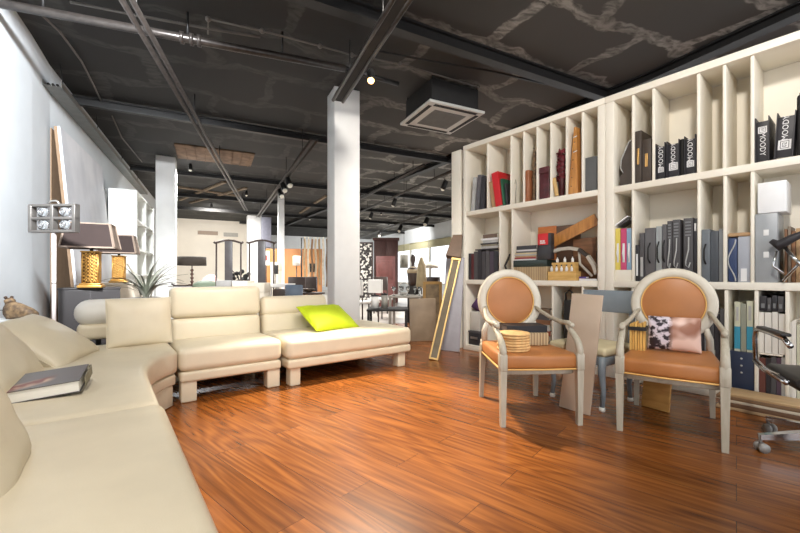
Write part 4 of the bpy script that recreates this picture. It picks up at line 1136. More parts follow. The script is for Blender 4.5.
for i, (m, nm) in enumerate(((wht, 'white lower'), (mat('violet_cover', (92, 72, 140), .5), 'violet upper'))):
    lying('%s thin book beside the pine rack' % nm, 579, 597 if i == 0 else 586, Z2 + .002 + i * .022, Z2 + .022 + i * .022, m, y=.03, d=.07, group=Gp)

# ---- row 3, left bookcase
t, w, h = dims(467, 482, 297, Z3, .06)
purple = mat('purple_cloth', (84, 52, 96), .85, var=.25, scale=18, bump=.3)
mb = MB(); mb.rbox(.0, .20, .04, .3, 0, .16, .006, n=1, seg=1); l_ = MB(); l_.rbox(-.004, .204, .036, .304, .1605, .185, .004, n=1, seg=1); c_ = MB(); c_.box(.04, .16, .032, .0355, .08, .11)
tb = BLOCK[3][0][0] + .035
put('black_case', 'black case with lid on the lowest shelf by the gold framed mirror', 'case', [('body', mb, blk), ('lid', l_, dgr), ('clasp', c_, nickel)], tb, .0, Z3 + .0005)
mb = MB(); mb.rbox(0, .16, 0, .2, 0, .26, .01, n=1, seg=1)
put('pale_box', 'pale grey box on the black case under the purple cloth', 'box', [('body', mb, mat('pale_grey_card', (196, 192, 184), .6, var=.04))], tb + .01, .06, Z3 + .187)
mb = MB(); V = []; Fc = []; n_ = 16; m_ = 10
for i in range(m_ + 1):
    th = PI * i / m_
    for k in range(n_):
        w_ = 2 * PI * k / n_; fo = 1 + .22 * math.sin(5 * w_ + 3 * math.cos(th)) + .18 * noise.noise(Vector((math.cos(w_) * 2, math.sin(w_) * 2, th * 2)))
        zz_ = -.10 * math.cos(th) * (1 + .3 * noise.noise(Vector((math.cos(w_), math.sin(w_), 5))))
        V.append((.10 + .10 * math.sin(th) * math.cos(w_) * fo, .11 + .10 * math.sin(th) * math.sin(w_) * fo, max(0, .09 + zz_)))
for i in range(m_):
    for k in range(n_):
        l_ = (k + 1) % n_; Fc.append((i * n_ + k, i * n_ + l_, (i + 1) * n_ + l_, (i + 1) * n_ + k))
mb.add(V, Fc, 0, True)
put('purple_cloth', 'crumpled purple cloth lying on the pale box at the left end', 'cloth', [('cloth', mb, purple)], tb + .01, .06, Z3 + .187 + .262)
Gb = 'books lying in the low cubby behind the left armchair'
z = Z3 + .001
lows = [(.07, dgr, 'grey lowest'), (.05, mat('ochre_cover', (150, 116, 70), .5), 'ochre second'), (.07, mblk, 'black third'), (.06, tan, 'tan fourth'), (.05, mat('rust_cover', (142, 76, 52), .5), 'rust fifth'), (.07, silver, 'silver sixth'), (.05, brn, 'brown seventh'), (.06, dgr, 'dark eighth'), (.06, mat('umber_cover', (104, 84, 66), .5), 'umber top')]
for i, (th, m, nm) in enumerate(lows):
    lying('%s book of the lying pile right of the left armchair back' % nm, 530 + (i % 3) * 1.2, 550.5 - (i % 2) * 1.5, z, z + th, m, y=.03, d=.22, group=Gb); z += th + .001
# black hooked thing
t, w, h = dims(564, 573, 290, Z3, .05)
mb = MB(); mb.rbox(0, w, .02, .2, 0, h * .86, .01, n=1, seg=1); m2 = MB(); m2.tube([(w * .1, .05, h * .86), (w * .1, .05, h * .95), (w * .5, .05, h), (w * .9, .05, h * .95), (w * .9, .05, h * .86)], .012, 8)
put('black_bag', 'upright black bag with handle in the cubby behind the taupe board', 'bag', [('body', mb, dull_black), ('handle', m2, dull_black)], t, .02, Z3 + .0005)
for i in range(4):
    book('white album showing between taupe board and grey chair, %s' % ['first', 'second', 'third', 'fourth'][i], 584.5 + i * 3.2, 587.2 + i * 3.2, 312, Z3, wht, y=.03, d=.25, group='white albums behind the grey chair', name='album', cat='album')

# ---- row 1, right bookcase: document cases and binders
case_b = mat('dark_brown_case', (66, 56, 48), .5, var=.12); brass = mat('brass_holder', (206, 160, 96), .3, .8)
def doc_case(label, px0, px1, py, m, y=.03, d=.27, handle_h=.42, pull=True):
    t, w, h = dims(px0, px1, py, Z1, y)
    mb = MB(); mb.rbox(0, w, 0, d, 0, h, .004, n=1, seg=1)
    parts = [('body', mb, m)]
    if pull:
        k = MB(); k.rbox(w * .34, w * .66, -.007, -.0004, h * .35, h * .66, .003, n=1, seg=2); parts.append(('name_plate', k, brass))
    return put('document_case', label, 'case', parts, t, y, Z1 + .0005, 'dark document cases in the first bay')
t, w, h = dims(619, 631, 141, Z1, .03)
prof = [(0, 0), (w, 0), (w, h), (w * .8, h * .97), (w * .45, h * .78), (w * .15, h * .6), (w * .1, h * .42), (w * .3, h * .3), (0, h * .24)]
mb = MB(); mb.prism(prof[::-1], -.1, .1, T=Matrix.Rotation(PI / 2, 4, 'X'))
mb.v = [v + Vector((0, .13, 0)) for v in mb.v]
m2 = MB(); m2.tube([(x - .003, .028, z) for x, z in prof[2:8]], .005, 7)
put('case_end', 'dark case with a curved pale rimmed edge at the left of the first bay', 'case', [('body', mb, case_b), ('rim', m2, silver)], t, .02, Z1 + .0005, 'dark document cases in the first bay')
doc_case('tall dark brown document case with one brass plate, first bay', 633.8, 641.4, 131, case_b, y=.02)
doc_case('lower dark brown document case in front of the divider, nearest the black binders', 642, 651, 139, case_b, y=.02)
binder('black lettered binder standing first of the three beside the dark cases', 655, 665.5, 143.5, Z1, '01')
binder('black lettered binder standing in the middle of the three', 666.8, 679.5, 140.5, Z1, '01')
binder('black lettered binder standing last of the three, at the divider', 684.4, 696, 135.5, Z1, '01', lean=0)
mb = MB(); t, w, h = dims(680.5, 683.4, 139, Z1, .05)
put('dark_folder', 'thin black folder between the second and third lettered binders', 'folder', [('folder', B(w, .25, h), dull_black)], t, .05, Z1 + .0005)
binder('black lettered binder with its number label at the top, far right bay', 753.8, 769.5, 117.5, Z1, '01', flip=True)
binder('black lettered binder leaning in the far right bay, number at the bottom', 774, 793, 113, Z1, '02', lean=3)
t, w, h = dims(796.5, 804, 94, Z1, .03)
mb = MB(); mb.rbox(0, w, 0, .22, 0, h, .02, n=1, seg=2); m2 = MB(); m2.tube([(w * .3, .1, h), (w * .3, .1, h + .04), (w * .7, .1, h + .04), (w * .7, .1, h)], .006, 7)
put('tall_black_bag', 'tall black bag at the picture edge beside the leaning binder', 'bag', [('body', mb, dull_black), ('handle', m2, dull_black)], t, .03, Z1 + .0005)

# ---- row 2, right bookcase
mb = MB(); t, w, h = dims(614.8, 631.5, 270, Z2, .02)
put('white_riser', 'white riser box carrying the yellow, pink and blue binders', 'box', [('body', B(w, .3, h), bw)], t, .02, Z2 + .0005)
zr = Z2 + h + .002
for i, (c, nm, x0, x1) in enumerate((((216, 196, 92), 'mustard yellow', 615, 620.3), ((196, 72, 112), 'raspberry pink', 620.8, 626.4), ((134, 164, 190), 'pale blue', 626.8, 631.2))):
    def band(w, d, h): 
        mb = MB(); mb.tube([(w * .5, -.001, h * .2), (w * .42, -.012, h * .4), (w * .5, -.001, h * .62)], .006, 6); mb.box(w * .3, w * .7, -.003, -.0003, h * .18, h * .64)
        return [('spine_label', mb, wht)]
    book('slim %s folder binder on the white riser' % nm, x0, x1, 228.5, zr, mat(nm.replace(' ', '_'), c, .5, var=.05), y=.03, d=.24, group='coloured folder binders', name='folder_binder', cat='binder', xtra=band)
t, w, h = dims(618, 631, 222, Z2, .1)
zt = bz_(622, 227, .03) + .004
mb = MB(); mb.bar((0, 0, 0), (.12, 0, .085), .2, .012); m2 = MB(); m2.bar((.03, 0, -.0), (.13, 0, .06), .16, .010)
put('leaning_sketchbook', 'white sketchbook tipped over the coloured binders', 'book', [('cover', mb, wht), ('pages', m2, dgr)], bt(618, .12), .13, zt + .012)
def grip(m):
    def f(w, d, h):
        mb = MB(); mb.tube([(w * .5, -.0, h * .34), (w * .38, -.022, h * .42), (w * .38, -.022, h * .62), (w * .5, -.0, h * .72)], .006, 7); return [('handle', mb, m)]
    return f
def plate(m, z0=.15, z1=.75):
    def f(w, d, h):
        mb = MB(); mb.box(w * .25, w * .75, -.003, -.0003, h * z0, h * z1); return [('spine_label', mb, m)]
    return f
Gg = 'black and grey cases in the second bay'
case_g = mat('grey_plastic_case', (92, 90, 92), .4, var=.05); case_s = mat('silver_plastic_case', (156, 160, 160), .35, .2, var=.05)
box_item('sample_case', 'small black case with a white strip, first in the row of cases', 'case', 634.6, 638.8, 245, Z2, blk, group=Gg, xtra=plate(wht), d=.2)
box_item('sample_case', 'small dark case with a pale strip, second in the row of cases', 'case', 639.4, 644.2, 233, Z2, dgr, group=Gg, xtra=plate(silver, .1, .5), d=.2)
box_item('sample_case', 'wide dark grey case with black grip, left part of the row', 'case', 644.9, 655.4, 228, Z2, case_g, group=Gg, xtra=grip(dull_black))
box_item('sample_case', 'silver grey case with black clip in the row of dark cases', 'case', 656, 661.6, 226.3, Z2, case_s, group=Gg, xtra=grip(dull_black))
box_item('sample_case', 'narrow grey case right of the silver one', 'case', 662.2, 666.5, 224.3, Z2, case_g, group=Gg, xtra=grip(dull_black))
def ribbed(w, d, h):
    mb = MB()
    for k in range(5): mb.box(w * .2, w * .8, -.006, -.0003, h * (.72 + .05 * k), h * (.745 + .05 * k))
    m2 = MB(); m2.tube([(w * .55, -.002, h * .7), (w * .6, -.02, h * .5), (w * .35, -.028, h * .32), (w * .3, -.02, h * .26), (w * .6, -.02, h * .22), (w * .75, -.01, h * .3)], .005, 7)
    return [('rib', mb, gry), ('handle', m2, silver)]
box_item('tool_case', 'ribbed dark case with wire handle, leftmost of the three', 'case', 667.2, 671.8, 221, Z2, dgr, group=Gg, xtra=ribbed)
box_item('tool_case', 'ribbed dark case with wire handle, middle of the three', 'case', 672.4, 680, 219.6, Z2, dgr, group=Gg, xtra=ribbed)
box_item('tool_case', 'tall ribbed dark case with wire handle, rightmost of the three', 'case', 683.4, 693, 218, Z2, dgr, group=Gg, xtra=ribbed)
box_item('sample_case', 'thin black case with white tab beside the divider', 'case', 693.6, 697, 218.3, Z2, blk, group=Gg, xtra=plate(wht, .8, .92))
t, w, h = dims(701, 718.8, 229.5, Z2, .03)
slate = mat('slate_blue_case', (104, 110, 116), .4, var=.06)
box_item('file_box', 'slate blue grey file box with dark grip slot', 'box', 701, 710, 229.5, Z2, slate, xtra=lambda w, d, h: [('grip_slot', B(w * .4, .004, h * .45, .001), dull_black)] if False else grip(dull_black)(w, d, h))
box_item('file_box', 'darker file box right of the slate blue grey one', 'box', 710.4, 718.4, 231, Z2, mat('dark_slate_case', (74, 78, 84), .4, var=.06))
box_item('file_box', 'narrow grey file box against the divider', 'box', 718.8, 723.2, 229, Z2, gry)
navy = mat('navy_cover', (48, 64, 100), .5, var=.08)
def wavy(w, d, h):
    mb = MB(); mb.tube([(w * (.45 + .4 * math.cos(k / 16 * 2 * PI)), -.003, h * (.02 + .94 * k / 16)) for k in range(17)], .005, 6); return [('piping', mb, silver)]
box_item('navy_bag', 'navy fabric folder with a wavy pale cord, under the cork tray', 'folder', 726.5, 737.2, 238, Z2, navy, xtra=wavy, r=.012, d=.22)
box_item('archive_box', 'light grey archive box with white label, under the cork tray', 'box', 737.8, 750, 236.5, Z2, mat('light_grey_archive', (166, 170, 180), .5, var=.04), xtra=lambda w, d, h: plate(wht, .02, .3)(w, d, h), d=.24)
zt = max(bz_(732, 238, .03), bz_(744, 236.5, .03)) + .003
t0, w, h = dims(725.5, 751, 230, Z2, .03); t1 = t0 + w
mb = MB(); mb.rbox(0, t1 - t0, 0, .24, 0, .03, .01, n=1, seg=2)
put('cork_tray', 'tan cork tray lying across the navy folder and grey archive box', 'tray', [('tray', mb, tan)], t0, .03, zt)
t, w, h = dims(755.2, 777.5, 213.5, Z2, .02)
lg = mat('light_steel_grey', (160, 164, 168), .4, .1, var=.04)
def two(w, d, h):
    out = []
    for z in (.36, .68):
        mb = MB(); mb.rbox(w * .38, w * .62, -.003, -.0003, h * z, h * z + .045, .001, n=1, seg=1); out.append(('label', mb, wht))
    return out
box_item('steel_box', 'tall light grey storage box with two white labels', 'box', 755.2, 777.5, 213.5, Z2, lg, y=.02, d=.3, xtra=two)
zt = bz_(766, 213.5, .02) + .003
t0, t1 = bt(757.5, .02), bt(786.5, .02)
hh_ = bz_(772, 181.5, .02) - zt
mb = MB(); mb.rbox(0, t1 - t0, 0, .26, 0, hh_, .004, n=1, seg=1)
put('white_box', 'white carton standing on the tall grey storage box', 'box', [('body', mb, mat('white_carton', (236, 238, 240), .6, var=.02))], t0, .02, zt)
# brown boards and a folded stool at the far right
for i, (x0, x1, py, m) in enumerate(((784, 786.8, 229, brn), (787.4, 790.4, 226, mat('grey_brown_board', (122, 108, 94), .6, var=.1)), (791, 795, 231, brn), (795.6, 800.5, 228, tan))):
    t, w, h = dims(x0, x1, py, Z2, .06)
    put('sample_board', 'brown sample board behind the black seated stool, %s from the grey storage box' % ['first', 'second', 'third', 'fourth'][i], 'board', [('board', B(w, .25, h, .002), m)], t, .08, Z2 + .0005, 'sample boards at the picture edge', lean=0)
P0 = bp_(bt(775, -.05), -.05, 0)
o = thing('folded_stool', 'folded stool with curved black seat and chrome legs in the right bay', 'stool', bp_(bt(790, -.05), -.05, Z2 + .001), BA)
mb = MB()
pts = [(-.10, 0, bz_(775.5, 241, 0) - Z2), (-.06, -.0, bz_(783, 246, 0) - Z2), (0, -.0, bz_(790, 240, 0) - Z2), (.07, 0, bz_(798, 234, 0) - Z2), (.12, 0, bz_(804, 232, 0) - Z2)]
mb.tube(pts, .02, 10, rs=[.018, .04, .03, .022, .018]); mb.build('seat', blk, o)
mb = MB(); zt = bz_(786, 247, 0) - Z2
mb.tube([(-.03, 0, zt), (.12, 0, .02)], .012, 8); mb.tube([(.10, .03, zt - .04), (-.04, .03, .012)], .010, 8); mb.tube([(-.07, .0, zt - .03), (-.09, 0, zt - .14), (-.03, 0, zt - .2)], .008, 8); mb.build('leg', chrome, o)

# ---- row 3, right bookcase
for i in range(5):
    book('dark catalogue beside the right armchair back, %s of five' % ['first', 'second', 'third', 'fourth', 'fifth'][i], 699.5 + i * 5.1, 703.8 + i * 5.1, 309 + (i % 2) * 5, Z3, [mblk, gry, dgr, mblk, dgr][i], y=.03, d=.26, group='dark catalogues beside the right armchair', name='catalogue', cat='catalogue')
navyb = mat('deep_navy_box', (44, 54, 76), .4, var=.08)
def motif(w, d, h):
    mb = MB()
    for k in range(3): mb.lathe([(.006, 0), (.008, .002), (.0, .002)], 10, T=Matrix.Translation((w * .5, -.0005, h * (.5 + .17 * k))) @ Matrix.Rotation(PI / 2, 4, 'X'))
    mb.box(w * .2, w * .8, -.002, -.0004, h * .08, h * .11)
    return [('emblem', mb, silver)]
zmid = bz_(741, 352, .02)
box_item('navy_box', 'deep navy box with pale dots below the turquoise books', 'box', 729.5, 753.8, 352, Z3, navyb, y=.02, d=.27, xtra=motif)
zm = zmid + .003
turq = mat('turquoise_cover', (64, 150, 178), .45, var=.05); sage = mat('pale_sage_cover', (204, 204, 180), .5, var=.05)
def half(w, d, h):
    mb = MB(); mb.box(-.0006, w + .0006, -.003, -.0003, h * .05, h * .5); m2 = MB(); m2.box(w * .3, w * .7, -.0045, -.0031, h * .62, h * .9); return [('lower_label', mb, turq), ('spine_label', m2, silver)]
book('pale spined book with turquoise foot standing on the navy box, left', 734.5, 740.4, 302, zm, sage, d=.2, group='turquoise footed books', xtra=half)
book('slim grey green book between the two turquoise footed ones', 741, 746.2, 304, zm, mat('grey_green_cover', (150, 152, 136), .5), d=.2)
book('pale spined book with turquoise foot standing on the navy box, right', 746.8, 753, 301, zm, sage, d=.2, group='turquoise footed books', xtra=half)
# lower dark books, white binders on them, dark boxes above
Gl = 'brown and dark books below the white binders'
xs = [757.6, 765.8, 771, 776.4, 781.2, 785.6]; ms = [mat('oxblood_cover', (98, 56, 48), .5), mblk, dgr, mat('aubergine_cover', (84, 66, 80), .5), silver]
nm = ['wide oxblood', 'black', 'dark grey', 'aubergine', 'silver']
tp = [358, 358, 357, 358, 357.5]
for i in range(5):
    book('%s book under the white binders, %s from the divider' % (nm[i], ['first', 'second', 'third', 'fourth', 'fifth'][i]), xs[i] + .2, xs[i + 1] - .2, tp[i], Z3, ms[i], d=.24, group=Gl)
zs = max(bz_((xs[i] + xs[i + 1]) / 2, tp[i], .03) for i in range(5)) + .004
t0, t1 = bt(756, .03) + .02, bt(787, .03) - .02
mb = MB(); mb.rbox(0, t1 - t0, 0, .26, 0, .014, .003, n=1, seg=1)
put('inner_board', 'thin white board between the dark books and white binders', 'board', [('board', mb, bw)], t0, .025, zs)
zs += .016
Gw = 'white binders in the lowest right bay'
wb = mat('white_binder_board', (230, 226, 218), .5, var=.03)
xs2 = [758, 764.4, 772, 778.4, 785.4]; tp2 = [312, 312.5, 312, 314]
for i in range(4):
    book('white binder with dark gap, %s of four under the black boxes' % ['first', 'second', 'third', 'fourth'][i], xs2[i] + .25, xs2[i + 1] - .5, tp2[i], zs, wb, d=.26, group=Gw, name='binder', cat='binder')
zb4 = max(bz_((xs2[i] + xs2[i + 1]) / 2, tp2[i], .03) for i in range(4)) + .003
for i, (x0, x1, py) in enumerate(((759.5, 766.5, 296), (767, 771.2, 298), (771.8, 777, 295.5), (777.6, 783.5, 296.5))):
    box_item('media_box', 'small black media box lying on the white binders, %s of four' % ['first', 'second', 'third', 'fourth'][i], 'box', x0, x1, py, zb4, blk if i % 2 == 0 else dgr, d=.16, group='black media boxes', xtra=plate(gry, .2, .5))
for i, (x0, x1, py, m) in enumerate(((788.4, 791.5, 322, wb), (792, 796.2, 321, wb), (796.8, 801.5, 325, sage), (802, 806, 322, wb))):
    book('pale book in the last low bay, %s beside the chrome chair arm' % ['first', 'second', 'third', 'fourth'][i], x0, x1, py, Z3 + .0, m, d=.24, group='pale books in the last low bay')
# ------------------------------------------------------------------ oval back armchairs (local: front towards -y)
wood = mat('whitewashed_wood', (182, 175, 159), .45, rgb2=(168, 160, 142), scale=7, stretch=(6, 6, 1), bump=.15, bscale=90)
wood_w = mat('pale_whitewashed_wood', (208, 202, 188), .45, rgb2=(196, 188, 172), scale=7, bump=.15, bscale=90)
tanl = mat('tan_leather', (170, 110, 60), .45, var=.06, scale=7, bump=.12, bscale=160)
pipe_m = mat('golden_piping', (220, 174, 100), .5, var=.06)
def armchair(label, loc, rz):
    o = thing('armchair', label, 'chair', loc, rz, 'oval back armchairs in front of the bookcase')
    # seat
    fw, bw_, yf, yb = .275, .235, -.32, .29
    poly = [(-fw, yf + .02), (-fw + .03, yf - .005), (0, yf - .018), (fw - .03, yf - .005), (fw, yf + .02), (bw_, yb), (-bw_, yb)]
    mb = MB(); mb.pad(poly, .375, .475, .028, 4); s_ = mb.build('seat', tanl, o)
    mb = MB(); q = [(x * 1.004, y * 1.004, .378) for x, y in poly]; mb.tube(q, .006, 6, closed=True); mb.build('piping', pipe_m, s_)
    mb = MB(); mb.pad([(x * .90, y * .90) for x, y in poly], .335, .373, .008, 2); mb.build('seat_frame', wood, o)
    # front legs, tapered and square
    for sx in (-1, 1):
        mb = MB(); c = sx * .262
        mb.bar((c, -.318, .475), (c, -.318, 0), .048, .048, up=(0, 1, 0), w2=.032, h2=.032)
        mb.rbox(c - .026, c + .026, -.344, -.292, .37, .482, .006, n=1, seg=1)
        mb.build('leg', wood, o)
    for sx in (-1, 1):
        mb = MB(); c = sx * .222
        mb.tube([(c, .30, .48), (c, .305, .34)], .022, 10); mb.bar((c, .300, .44), (c * 1.04, .325, 0), .044, .044, up=(0, 1, 0), w2=.030, h2=.030)
        mb.build('leg', wood, o)
    # oval back, tilted
    Tb = Matrix.Translation((0, .30, .795)) @ Matrix.Rotation(math.radians(-9), 4, 'X')
    rx, rz_ = .238, .238
    K = 48; V = []; Fc = []
    for k in range(K):
        a = 2 * PI * k / K; ca, sa = math.cos(a), math.sin(a)
        for (dr, dy) in ((-.042, -.012), (-.026, -.022), (.010, -.026), (.026, -.012), (.026, .016), (.010, .024), (-.026, .024), (-.042, .012)):
            V.append(((rx + dr) * ca, dy, (rz_ + dr) * sa))
    for k in range(K):
        l = (k + 1) % K
        for i in range(8): Fc.append((k * 8 + i, k * 8 + (i + 1) % 8, l * 8 + (i + 1) % 8, l * 8 + i))
    mb = MB(); mb.add(V, Fc, 0, True, Tb)
    for sx in (-1, 1): mb.tube([(sx * .215, .292, .42), (sx * .215, .29, .55), Tb @ Vector((sx * .19, 0, -.165))], .022, 10, rs=[.024, .022, .02])
    mb.build('back_frame', wood_w, o)
    V = []; Fc = []; R_ = 10
    for side in (-1, 1):
        base = len(V)
        for i in range(R_ + 1):
            f = i / R_
            for k in range(K):
                a = 2 * PI * k / K
                V.append(((rx - .040) * f * math.cos(a), side * (.014 + .026 * (1 - f ** 2.4)), (rz_ - .040) * f * math.sin(a)))
        for i in range(R_):
            for k in range(K):
                l = (k + 1) % K; Fc.append((base + i * K + k, base + i * K + l, base + (i + 1) * K + l, base + (i + 1) * K + k))
    mb = MB(); mb.add(V, Fc, 0, True, Tb); b_ = mb.build('backrest', tanl, o)
    mb = MB(); mb.tube([Tb @ Vector(((rx - .044) * math.cos(2 * PI * k / K), -.02, (rz_ - .044) * math.sin(2 * PI * k / K))) for k in range(K)], .005, 6, closed=True); mb.build('piping', pipe_m, b_)
    # arms: swept post from the front leg, flat rest with knuckle
    for sx in (-1, 1):
        mb = MB(); c = sx * .262
        ctl = [(c, -.318, .470), (c, -.322, .51), (c * 1.005, -.295, .555), (c * 1.01, -.23, .60), (c * 1.015, -.17, .632), (c * 1.02, -.145, .655)]
        post = []
        for i in range(len(ctl) - 1):
            A0 = Vector(ctl[max(i - 1, 0)]); A1 = Vector(ctl[i]); A2 = Vector(ctl[i + 1]); A3 = Vector(ctl[min(i + 2, len(ctl) - 1)])
            for k in range(4):
                t = k / 4; post.append(.5 * (2 * A1 + (A2 - A0) * t + (2 * A0 - 5 * A1 + 4 * A2 - A3) * t * t + (3 * A1 - A0 - 3 * A2 + A3) * t ** 3))
        post.append(Vector(ctl[-1]))
        mb.tube(post, .02, 10, rs=[.026 - .009 * i / (len(post) - 1) for i in range(len(post))])
        rest = [(c * 1.02, -.205, .655), (c * 1.02, -.16, .665), (c * 1.02, -.05, .660), (c * .97, .10, .678), (c * .88, .22, .715), (c * .80, .285, .745)]
        mb.tube(rest, .02, 10, rs=[.014, .020, .017, .016, .015, .015]); mb.ball(rest[0], .019, 0, 10)
        mb.build('arm', wood, o)
    return o
L_ = (.925, 2.905, 0); Lr = math.radians(3.5)
Rr_ = (1.828, 2.61, 0); Rr = math.radians(-36.8)
armchair('oval back tan armchair holding stacked round mats, beside the taupe board', L_, Lr)
armchair('oval back tan armchair holding the photo printed cushion, on the right', Rr_, Rr)
def loc_to(base, rz, x, y, z): return Vector((base[0] + math.cos(rz) * x - math.sin(rz) * y, base[1] + math.sin(rz) * x + math.cos(rz) * y, z))

# stack of round mats and wicker box on the left chair
mat_w = mat('woven_mat', (212, 172, 116), .7, var=.15, scale=30, bump=.3, bscale=150)
proto = None
for i in range(7):
    P = loc_to(L_, Lr, -.13 + .004 * math.sin(i * 2.1), -.15 + .004 * math.cos(i * 1.7), .4765 + i * .0182)
    if proto is None:
        mb = MB(); mb.lathe([(.001, 0), (.106, 0), (.112, .004), (.112, .013), (.106, .017), (.001, .017)], 32)
        for r in (.03, .06, .09): mb.tube([(r * math.cos(2 * PI * k / 24), r * math.sin(2 * PI * k / 24), .016) for k in range(24)], .0015, 5, closed=True)
        proto = solo('round_mat', 'x', 'mat', mb, mat_w, P, 0, 'round woven mats on the armchair'); o = proto
    else:
        o = copy_tree(proto, P)
    o['label'] = 'tan woven round mat on the left armchair, %s in the stack' % ['lowest', 'second from below', 'third from below', 'in the middle', 'third from top', 'second from top', 'topmost'][i]
mb = MB(); w = .20; mb.rbox(0, w, 0, .16, 0, .095, .004, n=1, seg=1)
for k in range(12): mb.box((k + .5) * w / 12 - .004, (k + .5) * w / 12 + .004, -.004, 0, .003, .092)
solo('wicker_box', 'striped wicker box on the left armchair seat behind the round mats', 'box', mb, wick, loc_to(L_, Lr, -.005, .0, .4765), Lr)
o = thing('black_book', 'flat black book lying on the wicker box on the left armchair', 'book', loc_to(L_, Lr, -.12, .01, .574), Lr)
mb = MB(); mb.box(0, .31, 0, .19, 0, .004); mb.box(0, .31, 0, .19, .046, .05); mb.box(0, .31, 0, .004, .004, .046); mb.build('cover', mat('soft_black_cover', (30, 30, 34), .6), o)
mb = MB(); mb.box(.004, .306, .0045, .186, .0045, .0455); mb.build('pages', mat('dark_pages', (96, 90, 88), .8), o)

# printed cushion and bundle on the right chair
def print_mat():
    m, nt, b = new_mat('photo_print')
    tc = N(nt, 'ShaderNodeTexCoord'); sx = N(nt, 'ShaderNodeSeparateXYZ'); nt.links.new(tc.outputs['Object'], sx.inputs[0])
    nz = N(nt, 'ShaderNodeTexNoise'); nz.inputs['Scale'].default_value = 26; nz.inputs['Detail'].default_value = 3; nt.links.new(tc.outputs['Object'], nz.inputs['Vector'])
    c1 = N(nt, 'ShaderNodeValToRGB'); c1.color_ramp.elements[0].color = (*lin((42, 32, 40)), 1); c1.color_ramp.elements[1].color = (*lin((214, 204, 214)), 1)
    c1.color_ramp.elements[0].position = .47; c1.color_ramp.elements[1].position = .57
    nt.links.new(nz.outputs['Fac'], c1.inputs['Fac'])
    n2 = N(nt, 'ShaderNodeTexNoise'); n2.inputs['Scale'].default_value = 5; nt.links.new(tc.outputs['Object'], n2.inputs['Vector'])
    c2 = N(nt, 'ShaderNodeValToRGB'); c2.color_ramp.elements[0].color = (*lin((150, 98, 74)), 1); c2.color_ramp.elements[1].color = (*lin((226, 192, 178)), 1)
    c2.color_ramp.elements[0].position = .42; c2.color_ramp.elements[1].position = .56
    nt.links.new(n2.outputs['Fac'], c2.inputs['Fac'])
    mr = N(nt, 'ShaderNodeMapRange'); mr.inputs['From Min'].default_value = -.03; mr.inputs['From Max'].default_value = .0; nt.links.new(sx.outputs['X'], mr.inputs['Value'])
    mx = N(nt, 'ShaderNodeMix', data_type='RGBA'); nt.links.new(mr.outputs['Result'], mx.inputs[0]); nt.links.new(c1.outputs['Color'], mx.inputs[6]); nt.links.new(c2.outputs['Color'], mx.inputs[7])
    nt.links.new(mx.outputs[2], b.inputs['Base Color']); b.inputs['Roughness'].default_value = .4
    return m
P = loc_to(Rr_, Rr, .012, .10, .600)
mb = MB(); mb.pillow(.305, .235, .11, 0, None, 18, .003, 4, .02)
o = mb.build('printed_cushion', print_mat())
o.matrix_world = Matrix.Translation(P) @ Matrix.Rotation(Rr, 4, 'Z') @ Matrix.Rotation(math.radians(78), 4, 'X')
tag(o, 'cushion with a photo print, standing on the right armchair seat', 'cushion')
o2 = thing('slat_bundle', 'bundle of yellowish slats tied with a black band, left of the printed cushion', 'bundle', loc_to(Rr_, Rr, -.197, .02, .4765), Rr)
sl = mat('yellow_slats', (214, 170, 92), .55, var=.12, scale=12, stretch=(6, 6, 1))
mb = MB()
for k in range(6): mb.box(-.045 + k * .016, -.032 + k * .016, -.02 + .01 * (k % 2), .10, 0, .18 + .008 * (k % 3))
mb.build('slats', sl, o2)
mb = MB(); mb.box(-.052, .056, -.030, .108, .14, .165); mb.build('band', dull_black, o2)

# ------------------------------------------------------------------ grey painted chair behind the taupe board
bluegrey = mat('blue_grey_paint', (128, 138, 146), .45, var=.06); creamf = mat('cream_seat_fabric', (212, 200, 164), .7, var=.05, bump=.1)
ang = math.atan2(-.84, .54)   # local -y faces (-.84,-.54)
gr = math.atan2(.84, -.54)
f = Vector((-.84, -.54, 0)); rz = math.atan2(f.x, -f.y)
gx, gy = 1.56, 3.15
o = thing('grey_chair', 'blue grey painted chair with cream seat, facing the taupe board', 'chair', (gx, gy, 0), rz)
mb = MB(); mb.rbox(-.24, .24, -.23, .21, .40, .465, .025, n=4, crown=(0, 0, .012)); mb.build('seat', creamf, o)
mb = MB(); mb.rbox(-.235, .235, -.225, .205, .335, .399, .008, n=1, seg=1); mb.build('seat_frame', bluegrey, o)
tip = mat('white_foot_tip', (230, 228, 220), .4)
for (x, y, k) in ((-.21, -.21, -1), (.21, -.21, -1), (-.20, .20, 1), (.20, .20, 1)):
    mb = MB(); mb.tube([(x, y, .40), (x, y + k * .012, .28), (x, y - k * .012, .14), (x, y + k * .006, .03)], .02, 10, rs=[.03, .026, .018, .016]); l = mb.build('leg', bluegrey, o)
    mb = MB(); mb.lathe([(.018, 0), (.022, .008), (.02, .03)], 12, c=(x, y + k * .006, 0)); mb.build('foot_tip', tip, l)
for x in (-.20, .20):
    mb = MB(); mb.bar((x, .205, .40), (x, .255, .86), .035, .028, up=(0, 1, 0)); mb.build('back_post', bluegrey, o)
mb = MB(); mb.rbox(-.235, .235, .232, .258, .70, .885, .006, n=1, seg=1, T=Matrix.Rotation(math.radians(-1.5), 4, 'X')); mb.build('backrest', bluegrey, o)

